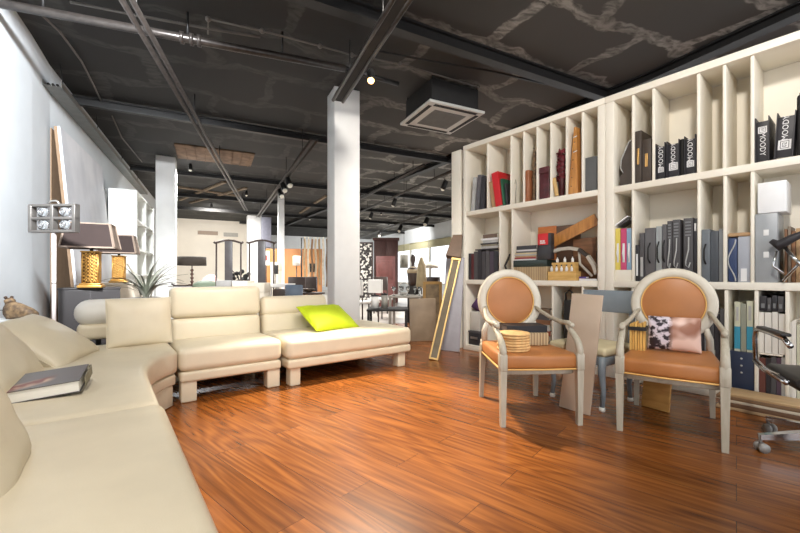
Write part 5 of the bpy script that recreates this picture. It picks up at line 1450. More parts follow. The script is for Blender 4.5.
# taupe board leaning on the grey chair
A = at(560, 406.5, z=0); Bq = at(590.5, 415, z=0); Lb = (Bq - A).length; dd = (Bq - A).normalized(); nn = Vector((-dd.y, dd.x, 0))
if nn.y < 0: nn = -nn
up = (Vector((0, 0, 1)) * .86 + nn * .13 + dd * .035); hh = .875; up.normalize()
dd2 = (dd - up * dd.dot(up)).normalized(); n2 = dd2.cross(up)
R = Matrix((dd2, n2, up)).transposed().to_4x4()
mb = MB(); mb.rbox(0, Lb, 0, .016, 0.004, hh, .002, n=1, seg=1)
o = mb.build('taupe_board', mat('taupe_laminate', (184, 164, 144), .5, var=.04, scale=5)); o.matrix_world = Matrix.Translation(A) @ R
tag(o, 'flat taupe board leaning on edge between the left armchair and grey chair', 'board')
# yellow plywood under the right armchair
A = at(642, 405.5, z=0); Bq = at(669, 413, z=0); dd = (Bq - A).normalized(); Lb = (Bq - A).length
mb = MB(); mb.rbox(0, Lb, -.012, .012, .0, .46, .002, n=1, seg=1, T=Matrix.Rotation(math.radians(-9), 4, 'X'))
o = solo('plywood_panel', 'yellow plywood panel standing on the floor under the right armchair', 'board', mb, mat('yellow_plywood', (206, 158, 88), .55, rgb2=(180, 130, 66), scale=5, stretch=(1, 1, 5)), A + Vector((0, 0, .002)), math.atan2(dd.y, dd.x))

# long boards stacked on the floor before the bookcase
tb0 = bt(722) + .02
cols_ = [(176, 150, 116), (110, 84, 64), (206, 196, 176), (134, 108, 82), (190, 160, 120)]
zz = 0.001
for i, c in enumerate(cols_):
    th = [.022, .03, .02, .024, .018][i]
    mb = MB(); mb.rbox(0, 1.0 - .03 * i, 0, .24, 0, th, .002, n=1, seg=1)
    o = solo('floor_board', '%s board in the pile on the floor before the right bookcase' % ['lowest tan', 'dark brown second', 'pale middle', 'brown fourth', 'tan topmost'][i], 'board', mb, mat('pile_board_%d' % i, c, .55, var=.1, scale=5, stretch=(1, 8, 8)), bp_(tb0 + .02 * ((i * 7) % 3), -.28, zz), BA, 'boards piled on the floor')
    zz += th + .001

# ------------------------------------------------------------------ chrome office chair cut by the right picture edge
fdir = Vector((.45, .89, 0)); oc = Vector((2.40, 2.13, 0)); rz = math.atan2(-fdir.x, fdir.y) + PI
o = thing('office_chair', 'black and chrome office chair on castors, cut by the right picture edge', 'chair', oc, rz)
# local -y = facing direction
ca_ = (at(757, 446, z=.03) - oc); base_ang = math.atan2(ca_.y, ca_.x) - rz
blkp = mat('black_leather', (40, 38, 38), .4, var=.1)
for k in range(5):
    a = base_ang + 2 * PI * k / 5; d = Vector((math.cos(a), math.sin(a), 0)); r = .36
    mb = MB(); mb.bar(d * .03 + Vector((0, 0, .125)), d * r + Vector((0, 0, .085)), .055, .05, w2=.03, h2=.028); sp = mb.build('base_spoke', chrome, o)
    mb = MB(); n_ = Vector((-d.y, d.x, 0))
    for s in (-1, 1):
        c = d * (r - .012) + n_ * s * .018 + Vector((0, 0, .027))
        mb.tube([c - n_ * .009, c + n_ * .009], .027, 16)
    mb.tube([d * (r - .005) + Vector((0, 0, .05)), d * (r - .005) + Vector((0, 0, .10))], .009, 8)
    mb.build('caster', mat('grey_caster', (140, 138, 134), .35, var=.1), sp)
mb = MB(); mb.tube([(0, 0, .08), (0, 0, .384)], .03, 14); mb.build('gas_column', chrome, o)
mb = MB(); mb.rbox(-.23, .23, -.24, .22, .385, .455, .03, n=3, crown=(0, 0, .01)); mb.build('seat', blkp, o)
mb = MB(); mb.rbox(-.22, .22, .22, .27, .50, .95, .025, n=3); mb.build('backrest', blkp, o)
for s in (-1, 1):
    mb = MB(); x = s * .27
    loop = [(x, -.24, .45), (x, -.255, .60), (x, -.235, .655), (x, -.18, .668), (x, .0, .668), (x, .18, .66), (x, .25, .63)]
    mb.tube(loop, .014, 10); mb.tube([(x, -.25, .46), (x, -.1, .435), (x, .2, .43)], .016, 10); mb.tube([(x, 0, .435), (s * .2, 0, .41)], .014, 8); ar = mb.build('armrest', chrome, o)
    mb = MB(); mb.rbox(x - .024, x + .024, -.16, .20, .674, .692, .008, n=1, seg=2); mb.build('arm_pad', blkp, ar)
# ------------------------------------------------------------------ deep part of the hall
dkwood = mat('dark_walnut', (58, 44, 38), .45, var=.15); redwood = mat('dark_red_wood', (84, 52, 46), .5, var=.12, scale=4, stretch=(6, 6, 1))
creamy = mat('cream_fabric', (222, 212, 194), .7, var=.04); whit = mat('white_furniture', (226, 224, 220), .5, var=.02)
def G(px, Y): p = at(px, Y=Y, z=0); return Vector((p.x, p.y, 0))
def hz(py, Y): return 1 + (HZ - py) / F * Y

# vents high on the cream back wall
for (x0, x1, y0, y1, m, lab) in ((196.5, 219, 229.5, 235.5, mat('bronze_glass', (150, 128, 108), .5), 'long bronze tinted transom panel, left of the two on the back wall'), (222.5, 239, 231.5, 237.5, mat('grey_tint', (166, 162, 152), .5), 'long grey transom panel, right of the two on the back wall')):
    A = p0 + T * 0; k = None
    def on_wall(px):
        kx = (px - 400) / F; s = (kx * p0.y - p0.x) / (T.x - kx * T.y); return p0 + T * s
    P = on_wall(x0); Q = on_wall(x1); z1 = hz(y0, P.y); z0 = hz(y1, P.y); L = (Q - P).length
    o = thing('transom_panel', lab, 'panel', P - D * .03, RA, 'transom panels on the back wall')
    mb = MB(); mb.box(.05, L - .05, .0, .02, z0 + .05, z1 - .05); mb.build('pane', m, o)
    mb = MB(); mb.box(0, .05, -.01, .025, z0, z1); mb.box(L - .05, L, -.01, .025, z0, z1); mb.box(.05, L - .05, -.01, .025, z0, z0 + .05); mb.box(.05, L - .05, -.01, .025, z1 - .05, z1); mb.build('frame', cream_wall, o)

# drum lamp with turned stem on a low sideboard
Yl = 8.6; q = G(192, Yl)
o = thing('sideboard', 'white sideboard with dark curved tray top behind the sofa back', 'sideboard', q, .15)
mb = MB(); mb.rbox(-.40, .30, -.2, .2, .06, .77, .006, n=1, seg=1); mb.build('body', whit, o)
mb = MB(); mb.tube([(-.40, -.06, .83), (-.34, -.06, .792), (-.2, -.06, .783), (.2, -.06, .783), (.28, -.06, .80)], .02, 8); mb.rbox(-.42, .32, -.21, .21, .7705, .782, .003, n=1, seg=1); mb.build('top', dkwood, o)
for x in (-.3, 0, .2):
    mb = MB(); mb.rbox(x - .02, x + .02, -.17, .17, 0, .06, .003, n=1, seg=1); mb.build('foot', dkwood, o)
o = thing('table_lamp', 'lamp with black drum shade and beaded stem, in front of cream back wall', 'lamp', (q.x, q.y, .8045), 0)
zt = hz(257, Yl) - .8045; zb = hz(265.5, Yl) - .8045
mb = MB(); mb.lathe([(.29, zb), (.285, zt), (.280, zt), (.285, zb)], 28); mb.build('lamp_shade', mat('black_drum_shade', (58, 50, 42), .8, var=.05), o)
mb = MB(); pr = [(.08, 0), (.08, .012), (.02, .02)]
for k in range(4): pr += [(.018, .04 + k * .085), (.036, .06 + k * .085), (.036, .075 + k * .085), (.016, .10 + k * .085)]
mb.lathe(pr, 14); mb.tube([(0, 0, .36), (0, 0, zb + .05)], .012, 8); mb.build('stem', mat('bronze_beads', (96, 72, 62), .35, .4), o)
# pink arched headboard
Y_ = 11.0; A = G(200, Y_)
mb = MB(); W_ = 18 / F * Y_; pts = [(-.02, .6), (W_, .6)] + [(W_ * (1 - k / 12), hz(284, Y_) + .05 + .20 * math.sin(PI * (k / 12) ** .8) + .05 * (1 - k / 12)) for k in range(13)]
mb.prism(pts, -.05, .05, T=Matrix.Rotation(PI / 2, 4, 'X'))
solo('arched_headboard', 'dusty pink arched headboard before the cream back wall', 'headboard', mb, mat('dusty_pink', (206, 170, 164), .7), A, 0)
mb = MB(); mb.rbox(0, .6, -.06, .3, 0, .6, .01, n=1, seg=1)
solo('bed_base', 'pale base under the pink arched headboard', 'bed base', mb, creamy, A, 0)

# two tall yoke back chairs on a low platform
Yc = 7.4; q1, q2 = G(224.5, Yc), G(258.5, Yc)
mid = (q1 + q2) / 2
mb = MB(); mb.rbox(-.62, .62, -.36, .36, 0, .34, .01, n=1, seg=1)
solo('display_platform', 'white display platform carrying the two tall dark chairs', 'platform', mb, whit, mid + Vector((0, .1, 0)), .04)
def yoke_chair(label, q):
    o = thing('yoke_back_chair', label, 'chair', (q.x, q.y, .341), .06, 'tall dark yoke back chairs')
    H = hz(239.5, Yc) - .341; w_ = .235; sh = .46
    for (x, y) in ((-w_, -.2), (w_, -.2)):
        mb = MB(); mb.tube([(x, y, 0), (x, y, sh - .001)], .016, 8); mb.build('leg', dkwood, o)
    for x in (-w_, w_):
        mb = MB(); mb.tube([(x, .2, 0), (x, .2, sh), (x, .21, H - .04)], .017, 8); mb.build('back_post', dkwood, o)
    mb = MB(); mb.rbox(-w_ - .02, w_ + .02, -.22, .22, sh - .03, sh, .006, n=1, seg=1); mb.build('seat', dkwood, o)
    mb = MB(); mb.tube([(-.28, .19, H - .03), (-.26, .2, H - .05), (-.2, .21, H - .035), (-.1, .215, H - .005), (0, .215, H + .005), (.1, .215, H - .005), (.2, .21, H - .035), (.26, .2, H - .05), (.28, .19, H - .03)], .02, 10); mb.build('yoke_rail', dkwood, o)
    mb = MB(); mb.rbox(-.075, .075, .20, .215, sh, H - .01, .003, n=1, seg=1); mb.build('splat', mat('dark_slate_splat', (78, 74, 74), .4, var=.1), o)
    mb = MB(); 
    for x in (-w_, w_): mb.tube([(x, -.2, .1), (x, .2, .1)], .010, 6)
    mb.tube([(-w_, -.2, .08), (w_, -.2, .08)], .012, 6); mb.build('stretcher', dkwood, o)
yoke_chair('dark yoke back chair, the one in front of the cream wall', q1)
yoke_chair('dark yoke back chair, the one in front of the blue grey box and far column', q2)
# things on and around the chairs
def crate(label, px0, px1, y0, Y, zb, m, name='storage_box', cat='box', d=.3, lid=None):
    A = G(px0, Y); w = (px1 - px0) / F * Y; h = hz(y0, Y) - zb
    o = thing(name, label, cat, (A.x, A.y, zb), 0)
    mb = MB(); mb.rbox(0, w, 0, d, 0, h * .82, .006, n=1, seg=1); mb.build('body', m, o)
    mb = MB(); mb.rbox(-.006, w + .006, -.006, d + .006, h * .82 + .001, h, .006, n=1, seg=1); mb.build('lid', lid or m, o)
    return o
crate('flat grey box standing before the left yoke back chair', 216.5, 231, 280.5, 6.6, .0, mat('mid_grey_box', (150, 148, 144), .6))
crate('cream box showing above the sofa back between the two yoke back chairs', 232.5, 247.5, 281, 6.5, 0, creamy)
crate('cream box showing above the sofa back under the right yoke back chair', 248.5, 264, 283, 6.5, 0, creamy)
mb = MB(); mb.lathe([(.01, 0), (.22, 0), (.26, .03), (.24, .12), (.15, .17), (.05, .19), (.0, .192)], 20)
solo('green_cushion', 'sage green rounded stool pad beside the drum lamp', 'stool', mb, mat('sage_pad', (112, 124, 104), .7), G(206, 8.0) + Vector((0, 0, .72)), 0)
mb = MB(); mb.lathe([(.22, 0), (.22, .02), (.04, .05), (.04, .68), (.2, .719)], 16)
solo('pedestal_stand', 'white pedestal under the sage green stool pad', 'stand', mb, whit, G(206, 8.0), 0)
# dark plant like sculpture between the chairs
o = thing('dark_sculpture', 'dark branching sculpture between the two yoke back chairs', 'sculpture', G(241, 8.6))
mb = MB(); mb.lathe([(.12, 0), (.12, .6), (.08, .62)], 14); mb.build('plinth', whit, o)
mb = MB(); rng = random.Random(9)
for k in range(14):
    a = rng.uniform(0, 2 * PI); mb.tube([(0, 0, .62), (.06 * math.cos(a), .06 * math.sin(a), .8 + .03 * k % .2), (.2 * math.cos(a), .1 * math.sin(a), .85 + .3 * rng.random())], .012, 6); mb.ball((.2 * math.cos(a) * .9, .1 * math.sin(a), .85 + .28 * rng.random()), .05, 0, 8)
mb.build('branches', dull_black, o)

# white table with dark chest and blue glass vase
Yt = 6.9; A = G(268, Yt)
o = thing('white_table', 'white table right of the tall chairs, carrying the blue glass', 'table', A, 0)
w = 44 / F * Yt; zt = hz(284, Yt)
mb = MB(); mb.rbox(0, w * .45, 0, .5, zt - .06, zt, .004, n=1, seg=1); mb.build('top', whit, o)
for x in (.03, w * .45 - .03):
    for y in (.03, .47):
        mb = MB(); mb.box(x - .025, x + .025, y - .025, y + .025, 0, zt - .061); mb.build('leg', whit, o)
mb = MB(); mb.rbox(.06, .28, .06, .4, zt - .36, zt - .1, .004, n=1, seg=1); mb.box(.055, .285, .05, .41, zt - .38, zt - .361)
mb.build('drawer_box', dkwood, o)
bg_ = mat('blue_grey_glass', (150, 168, 190), .08, trans=.5, var=.03)
q = G(294, 6.6)
mb = MB(); mb.lathe([(.001, 0), (.13, 0), (.15, .03), (.15, hz(285, 6.6) - .62), (.14, hz(285, 6.6) - .62), (.14, .04), (.001, .04)], 20)
solo('glass_vase', 'blue tinted glass vase on a stand above the sofa back', 'vase', mb, bg_, (q.x, q.y, .62), 0)
mb = MB(); mb.rbox(-.2, .2, -.2, .2, 0, .60, .006, n=1, seg=1); mb.rbox(-.22, .22, -.22, .22, .601, .619, .004, n=1, seg=1)
solo('vase_stand', 'pale stand under the blue tinted glass vase', 'stand', mb, whit, (q.x, q.y, 0), 0)

# orange partition with framed picture, lamp, dining chair shapes
orange = mat('orange_stained_panel', (196, 138, 84), .6, rgb2=(172, 112, 62), scale=2, stretch=(1, 1, .3))
Yo = 14.5; A = G(263, Yo); W_ = 58 / F * Yo
wp_ = MB(); wp_.rbox(0, W_, 0, .08, 0, hz(248.5, Yo), .006, n=1, seg=1)
solo('orange_screen', 'wide orange stained wooden screen far behind the tall chairs', 'screen', wp_, orange, A, .1)
o = thing('framed_picture', 'small white framed picture with dark centre, before the orange screen', 'picture', G(262.8, 12.0), 0)
w = 6 / F * 12; z0, z1 = hz(264.5, 12), hz(251.5, 12)
mb = MB(); mb.box(-.02, w + .02, .0, .02, z0 - .02, z1 + .02); mb.build('frame', whit, o)
mb = MB(); mb.box(w * .3, w * .75, -.006, -.0005, z0 + .12, z1 - .12); mb.build('print', mat('brick_print', (150, 80, 70), .6), o)
mb = MB(); mb.tube([(w / 2, .04, 0), (w / 2, .04, z1)], .015, 6); mb.build('stand', dkwood, o)
crate('tall pale cabinet with dark door, left of the white far column', 270.5, 277.5, 262, 11.5, 0, creamy, 'tall_cabinet', 'cabinet', .4)
o = thing('speaker_box', 'black boxy speaker on its stand before the pale cabinet', 'speaker', G(273, 10.8), 0)
mb = MB(); mb.rbox(0, .11, 0, .14, hz(274, 10.8), hz(265, 10.8), .006, n=1, seg=1); mb.build('body', dull_black, o)
mb = MB(); mb.tube([(.055, .07, 0), (.055, .07, hz(274, 10.8))], .015, 8); mb.lathe([(.12, 0), (.12, .015)], 14, c=(.055, .07, 0)); mb.build('stand', dull_black, o)
o = thing('floor_lamp', 'lamp with white cylinder shade before the orange screen', 'lamp', G(296.5, 11), 0)
zb, zt = hz(265.5, 11), hz(256, 11)
mb = MB(); mb.lathe([(.105, zb), (.10, zt), (.095, zt), (.10, zb)], 20); mb.build('lamp_shade', mat('white_lamp_shade', (240, 236, 228), .7, var=.01), o)
mb = MB(); mb.tube([(0, 0, .02), (0, 0, zb + .02)], .014, 8); mb.lathe([(.13, 0), (.13, .02)], 14); mb.build('stem', dkwood, o)
dch = thing('dining_chair', 'dark dining chair in front of the orange screen', 'chair', G(299, 8.6), .5, 'dark dining chairs in the hall')
mb = MB(); mb.rbox(-.2, .2, -.2, .2, .42, .46, .008, n=1, seg=1); mb.build('seat', dkwood, dch)
mb = MB(); mb.rbox(-.19, .19, .175, .2, .62, .98, .008, n=1, seg=1); mb.build('backrest', dkwood, dch)
for x in (-.18, .18):
    mb = MB(); mb.tube([(x, -.18, 0), (x, -.18, .42)], .018, 8); mb.build('leg', dkwood, dch)
    mb = MB(); mb.tube([(x, .19, 0), (x, .19, .98)], .018, 8); mb.build('leg', dkwood, dch)
copy_tree(dch, G(306, 9.4), (0, 0, -.4), 'dark dining chair under the hanging sample strips')
# round dark side table with a bowl
q = G(309, 7.3)
o = thing('round_table', 'small dark round table left of the near white column', 'table', q, 0)
mb = MB(); mb.lathe([(.001, .66), (.30, .66), (.30, .69), (.001, .69)], 24); mb.build('top', dkwood, o)
mb = MB(); mb.lathe([(.2, 0), (.2, .02), (.03, .05), (.03, .655)], 16); mb.build('pedestal', dkwood, o)
mb = MB(); mb.lathe([(.03, 0), (.10, .03), (.12, .07), (.11, .07), (.09, .035), (.001, .012)], 18)
solo('bowl', 'dark bowl on the small round table', 'bowl', mb, mat('bronze_bowl', (88, 74, 62), .35, .3), (q.x, q.y, .691))
# rack of hanging sample strips
Yr = 10.2; A = G(303, Yr); W_ = 26 / F * Yr
o = thing('sample_rack', 'black steel rack from which the long pale sample strips hang', 'rack', A, 0)
zt = hz(238, Yr)
mb = MB(); mb.tube([(-.04, 0, 0), (-.04, 0, zt), (W_ + .04, 0, zt), (W_ + .04, 0, 0)], .02, 8); mb.box(-.06, -.02, -.25, .25, 0, .03); mb.box(W_ + .02, W_ + .06, -.25, .25, 0, .03); mb.build('frame', black_steel, o)
for k in range(7):
    x = W_ * (k + .5) / 7; c = [(196, 170, 132), (224, 208, 180), (150, 118, 88), (210, 190, 160), (176, 148, 112), (228, 216, 196), (128, 104, 84)][k]
    mb = MB(); n_ = 10; ln = zt - .06 - hz(286 + (k * 5) % 4, Yr)
    for i in range(n_):
        za, zb2 = zt - .03 - ln * i / n_, zt - .03 - ln * (i + 1) / n_
        mb.bar((x + .012 * math.sin(i + k), -.03, za), (x + .012 * math.sin(i + 1 + k), -.03, zb2), .014, .05, up=(1, 0, 0))
    mb.tube([(x, -.03, zt - .035), (x, 0, zt + .024)], .006, 6)
    solo('sample_strip', 'long hanging sample strip on the black rack, %s from its left end' % ['first', 'second', 'third', 'fourth', 'fifth', 'sixth', 'seventh'][k], 'strip', mb, mat('strip_%d' % k, c, .7, var=.15, scale=10), A, 0, 'hanging sample strips')
mb = MB(); mb.rbox(.05, .26, .1, .14, hz(272, Yr), hz(263, Yr), .004, n=1, seg=1); mb.tube([(.15, .12, 0), (.15, .12, hz(272, Yr))], .02, 8); mb.box(.0, .3, .02, .22, 0, .02)
solo('dark_easel_board', 'dark board on a post behind the sample strips', 'board', mb, dull_black, A + Vector((0, .25, 0)), 0)

# ------- right of the near column
Ya = 14.2; A = G(374, Ya)
o = thing('armoire', 'tall dark red brown armoire far behind the dining tables', 'armoire', A, 0)
W_ = 24 / F * Ya; H_ = hz(240, Ya)
mb = MB(); mb.rbox(0, W_, 0, .5, 0.02, H_, .01, n=1, seg=1); mb.build('body', redwood, o)
for i in (0, 1):
    mb = MB(); x0 = .02 + i * (W_ - .02) / 2; x1 = x0 + (W_ - .06) / 2; mb.rbox(x0, x1, -.025, -.001, .08, H_ - .06, .004, n=1, seg=1)
    for (a, b) in ((.12, .45), (.5, .9)): mb.rbox(x0 + .08, x1 - .08, -.04, -.0251, .08 + (H_ - .14) * a, .08 + (H_ - .14) * b, .01, n=1, seg=1)
    d_ = mb.build('door', redwood, o); mb = MB(); mb.ball((x1 - .04 if i == 0 else x0 + .04, -.035, H_ * .5), .025, 0, 8); mb.build('handle', nickel, d_)
mb = MB(); mb.rbox(-.05, W_ + .05, -.06, .54, H_ + .001, H_ + .08, .01, n=1, seg=1); mb.build('cornice', redwood, o)
# open red-brown door panel leaning
mb = MB(); mb.rbox(0, .62, 0, .05, 0, hz(256, 12.4), .006, n=1, seg=1)
for k in range(2): mb.rbox(.08, .54, -.012, -.0005, .15 + k * .75, .75 + k * .75, .006, n=1, seg=1)
solo('door_panel', 'dark red panelled door leaf standing before the armoire', 'door leaf', mb, mat('red_brown_leaf', (96, 54, 50), .45, var=.12), G(376, 12.4), .1)
# carved black and white screen
Ys = 13.0; A = G(358.5, Ys); W_ = 14.5 / F * Ys; z0, z1 = hz(284, Ys), hz(242, Ys)
lat = mat('black_white_carving', (216, 212, 204), .6, rgb2=(34, 30, 30), scale=11, lo=.5, hi=.56)
o = thing('carved_screen', 'carved black and white folding screen beside the near white column', 'screen', A, .12)
mb = MB(); mb.box(.05, W_ - .05, .012, .03, .1, z1 - .05); mb.build('carving', lat, o)
mb = MB(); mb.box(0, .05, 0, .04, 0, z1); mb.box(W_ - .05, W_, 0, .04, 0, z1); mb.box(.05, W_ - .05, 0, .04, z1 - .05, z1); mb.box(.05, W_ - .05, 0, .04, .05, .1); mb.build('frame', dkwood, o)
# hanging grey drum lamp
Yh = 9.5; q = G(404, Yh)
o = thing('pendant_lamp', 'grey cylindrical pendant lamp hanging before the bright windows', 'lamp', (q.x, q.y, hz(268, Yh)), 0)
hL = hz(255, Yh) - hz(268, Yh)
mb = MB(); mb.lathe([(.10, 0), (.10, hL), (.095, hL), (.095, 0)], 24); mb.build('lamp_shade', mat('grey_linen_shade', (124, 122, 112), .8, var=.08), o)
mb = MB(); mb.tube([(0, 0, hL * .6), (0, 0, CEIL - hz(268, Yh))], .004, 6); mb.bar((-.095, 0, hL * .6), (.095, 0, hL * .6), .006, .006); mb.build('cord', dull_black, o)
# dark bust on plinth with beaded collar
q = G(413, 8.4)
o = thing('display_bust', 'dark dress form on a black plinth by the windows', 'dress form', q, 0)
zb = hz(286, 8.4)
mb = MB(); mb.rbox(-.12, .12, -.12, .12, 0, zb, .006, n=1, seg=1); mb.build('plinth', dull_black, o)
mb = MB(); mb.lathe([(.10, zb + .001), (.11, zb + .12), (.13, zb + .3), (.12, zb + .38), (.04, zb + .43), (.035, zb + .50), (.055, zb + .56), (.05, zb + .64), (.01, zb + .69)], 18); mb.build('torso', mat('dark_brown_bust', (62, 48, 42), .5, var=.15), o)
mb = MB(); mb.lathe([(.135, zb + .28), (.14, zb + .34), (.07, zb + .42)], 18); mb.build('collar', mat('beige_collar', (176, 160, 132), .7), o)
q = G(421.5, 8.0)
o = thing('dress_stand', 'beige hooded garment on a thin stand beside the dark dress form', 'garment', q, 0)
mb = MB(); mb.tube([(0, 0, 0), (0, 0, hz(262, 8.0))], .012, 8); mb.lathe([(.13, 0), (.13, .015)], 14); mb.build('stand', dkwood, o)
mb = MB(); mb.lathe([(.12, hz(288, 8)), (.10, hz(276, 8)), (.085, hz(266, 8)), (.03, hz(258, 8)), (.001, hz(257, 8))], 16); mb.build('garment', mat('beige_linen', (168, 152, 120), .8, var=.15), o)
# umbrella-like white lamp
q = G(431, 9.0)
o = thing('floor_lamp', 'white domed lamp glowing pale against the windows', 'lamp', q, 0)
zt = hz(262, 9.0)
mb = MB(); mb.lathe([(.19, zt - .14), (.16, zt - .06), (.08, zt - .01), (.001, zt)], 20); mb.build('lamp_shade', mat('ivory_dome', (230, 222, 204), .6), o)
mb = MB(); mb.tube([(0, 0, .02), (0, 0, zt - .01)], .012, 8); mb.lathe([(.14, 0), (.14, .02)], 14); mb.build('stem', nickel, o)
# dining table with glasses, chairs
def table(label, q, w, d, h, m, rz=0, name='dining_table', lw=.05, th=.035, cat='table', shelf=None):
    o = thing(name, label, cat, q, rz)
    mb = MB(); mb.rbox(0, w, 0, d, h - th, h, .005, n=1, seg=1); mb.build('top', m, o)
    for x in (lw / 2 + .01, w - lw / 2 - .01):
        for y in (lw / 2 + .01, d - lw / 2 - .01):
            mb = MB(); mb.box(x - lw / 2, x + lw / 2, y - lw / 2, y + lw / 2, 0, h - th - .001); mb.build('leg', m, o)
    if shelf:
        mb = MB(); mb.box(lw, w - lw, lw, d - lw, shelf, shelf + .02); mb.build('shelf', m, o)
    return o
steel_t = mat('grey_table_top', (150, 146, 138), .3, .1, var=.06)
q = G(388, 7.2); table('grey topped dining table set with glasses, before the windows', q, .66, .72, hz(296, 7.2), steel_t, -.1)
zt = hz(296, 7.2) + .001
proto = None
gls = mat('drinking_glass', (236, 240, 240), .03, trans=.9, var=0)
for i, (dx, dy) in enumerate(((.10, .08), (.24, .22), (.36, .10), (.48, .35), (.58, .12), (.18, .55))):
    P = q + Vector((dx + dy * .1, dy, zt))
    if proto is None:
        mb = MB(); mb.lathe([(.034, 0), (.034, .004), (.005, .010), (.005, .08), (.034, .11), (.038, .17), (.034, .17), (.03, .115), (.001, .09)], 14)
        proto = o = solo('wine_glass', 'x', 'glass', mb, gls, P, 0, 'wine glasses on the grey table')
    else: o = copy_tree(proto, P)
    o['label'] = 'clear stemmed glass on the grey dining table, %s from its left end' % ['nearest', 'second', 'third', 'fourth', 'fifth', 'rearmost'][i]
mb = MB(); n_ = 20; mb.tube([(.11 * math.cos(2 * PI * k / n_), 0, .13 + .11 * math.sin(2 * PI * k / n_)) for k in range(n_)], .009, 8, closed=True); mb.lathe([(.05, 0), (.05, .015), (.008, .022)], 12)
solo('ring_ornament', 'silver ring ornament on the grey dining table', 'ornament', mb, nickel, q + Vector((.30, .42, zt)), .2)
q = G(366.5, 5.75); table('low black table with shelf just right of the near white column', q, .62, .55, hz(309.5, 5.75), dull_black, .0, 'side_table', .035, .03, shelf=.16)
zt = hz(309.5, 5.75)
for i, (dx, w, h, m, lab) in enumerate(((.05, .12, .18, whit, 'white'), (.2, .10, .2, steel_t, 'steel'))):
    o = thing('canister', '%s canister standing on the low black table' % lab, 'canister', q + Vector((dx + .06, .25, zt + .001)), 0, 'canisters on the low black table')
    mb = MB(); mb.lathe([(.001, 0), (w / 2, 0), (w / 2, h), (.001, h)], 18); mb.build('body', m, o)
    mb = MB(); mb.lathe([(w / 2 + .003, h + .001), (w / 2 + .003, h + .02), (.02, h + .025), (.012, h + .04), (.001, h + .042)], 18); mb.build('lid', dull_black, o)
wch = thing('white_chair', 'white side chair behind the low black table, next to the column', 'chair', G(366, 8.2), 2.2, 'white chairs at the far tables')
mb = MB(); mb.rbox(-.22, .22, -.22, .22, .43, .48, .012, n=1, seg=2); mb.build('seat', whit, wch)
mb = MB(); mb.rbox(-.21, .21, .19, .215, .6, .92, .012, n=1, seg=2); mb.build('backrest', whit, wch)
for x in (-.19, .19):
    mb = MB(); mb.tube([(x, -.19, 0), (x, -.19, .43)], .016, 8); mb.build('leg', dkwood, wch)
    mb = MB(); mb.tube([(x, .2, 0), (x, .2, .92)], .016, 8); mb.build('leg', dkwood, wch)
copy_tree(wch, G(380, 9.3), (0, 0, 2.6), 'white side chair under the dark red door leaf')
dc = copy_tree(dch, G(382, 10.5), (0, 0, 3.0), 'dark dining chair between the white chairs and the armoire')
copy_tree(dch, G(438, 8.6), (0, 0, 2.4), 'dark dining chair below the white domed lamp')
# brown gold frames leaning
q = G(410, 5.9)
w = 27 / F * 5.9; 
mb = MB(); mb.rbox(0, w, 0, .05, 0, hz(298.5, 5.9), .006, n=1, seg=1, T=Matrix.Rotation(math.radians(-4), 4, 'X'))
solo('brown_board', 'large olive brown board standing between the grey table and the leaning mirror', 'board', mb, mat('olive_brown_board', (138, 120, 98), .6, rgb2=(118, 100, 80), scale=3), q, .15)
mb = MB(); w = .34
q = G(423, 6.8); H_ = hz(281.5, 6.8)
for (x0, x1, z0, z1) in ((0, .05, 0, H_), (w - .05, w, 0, H_), (.05, w - .05, 0, .05), (.05, w - .05, H_ - .05, H_)): mb.box(x0, x1, 0, .04, z0, z1, 0)
mb.box(.05, w - .05, .012, .028, .05, H_ - .05, 1)
solo('picture_frame', 'old gold framed picture standing behind the olive brown board', 'picture', mb, [mat('old_gold_frame', (150, 118, 70), .4, .5), mat('umber_picture', (110, 92, 66), .6, var=.3)], q, .1)

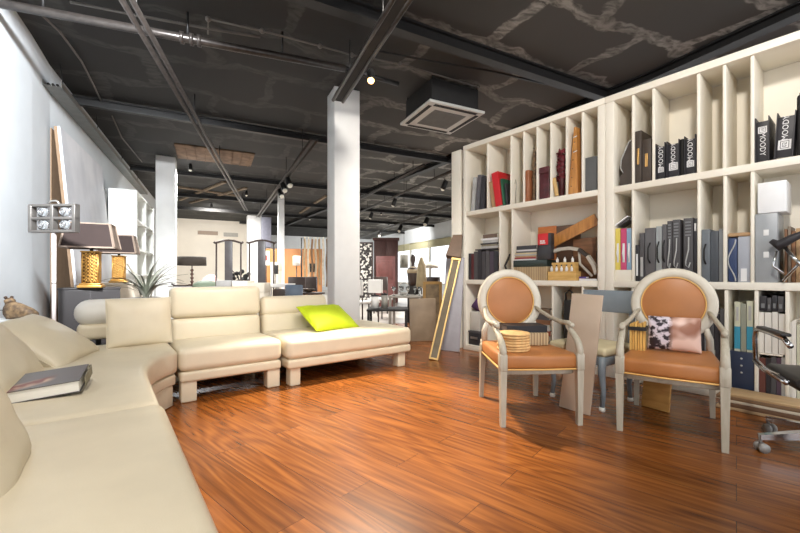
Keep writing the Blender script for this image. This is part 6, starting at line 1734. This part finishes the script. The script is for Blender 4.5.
# leaning gold edged mirror and grey panel at the bookcase end
P0 = at(433.5, 360, z=0); Yt_ = 5.02
Pt = at(456, Y=Yt_, py=261)
up = (Pt - P0); Ln = up.length; up.normalize()
side = Vector((.80, -.20, 0)); side = (side - up * side.dot(up)).normalized(); n2 = side.cross(up)
R = Matrix((side, -n2, up)).transposed().to_4x4()
if R.determinant() < 0: R = Matrix((side, n2, up)).transposed().to_4x4()
root = bpy.data.objects.new('leaning_mirror', None); col.objects.link(root); root.matrix_world = Matrix.Translation(P0 + Vector((0, 0, .004))) @ R
tag(root, 'tall narrow gold edged mirror leaning on the bookcase end', 'mirror')
goldm = mat('soft_gold_edge', (206, 172, 110), .4, .4, var=.08)
mb = MB(); mb.box(-.055, -.038, -.02, .02, 0, Ln); mb.box(.038, .055, -.02, .02, 0, Ln); mb.box(-.038, .038, -.02, .02, 0, .02); mb.box(-.06, .06, -.026, .026, Ln + .0005, Ln + .035); mb.build('frame', goldm, root)
mb = MB(); mb.box(-.0375, .0375, -.006, .006, .0205, Ln); mb.build('glass', mat('smoky_mirror', (150, 138, 118), .15, .6, var=.1), root)
mb = MB(); mb.add([(-.14, -.05, Ln + .036), (.06, -.05, Ln + .036), (.06, .05, Ln + .036), (-.14, .05, Ln + .036), (-.11, -.03, Ln + .35), (.01, -.03, Ln + .37), (.01, .03, Ln + .37), (-.11, .03, Ln + .35)], [(3, 2, 1, 0), (4, 5, 6, 7), (0, 1, 5, 4), (1, 2, 6, 5), (2, 3, 7, 6), (3, 0, 4, 7)])
fn = mb.build('finial', mat('dark_umber_wood', (92, 70, 52), .5, var=.12), root); fn['label'] = 'dark wedge shaped top'
A = at(441, 350, z=0); Bq = at(459, 352.5, z=0); dd = (Bq - A).normalized(); Lb = (Bq - A).length
Tp = Matrix.Rotation(math.radians(-6), 4, 'X')
mb = MB(); mb.rbox(0, Lb, 0, .02, .004, 1.25, .002, n=1, seg=1, T=Tp)
solo('display_board', 'pale grey board leaning behind the gold edged mirror', 'panel', mb, mat('pale_grey_panel', (164, 162, 168), .5, var=.04), A + Vector((0, .0, .002)), math.atan2(dd.y, dd.x))
# small red-based stool at chaise end in the distance
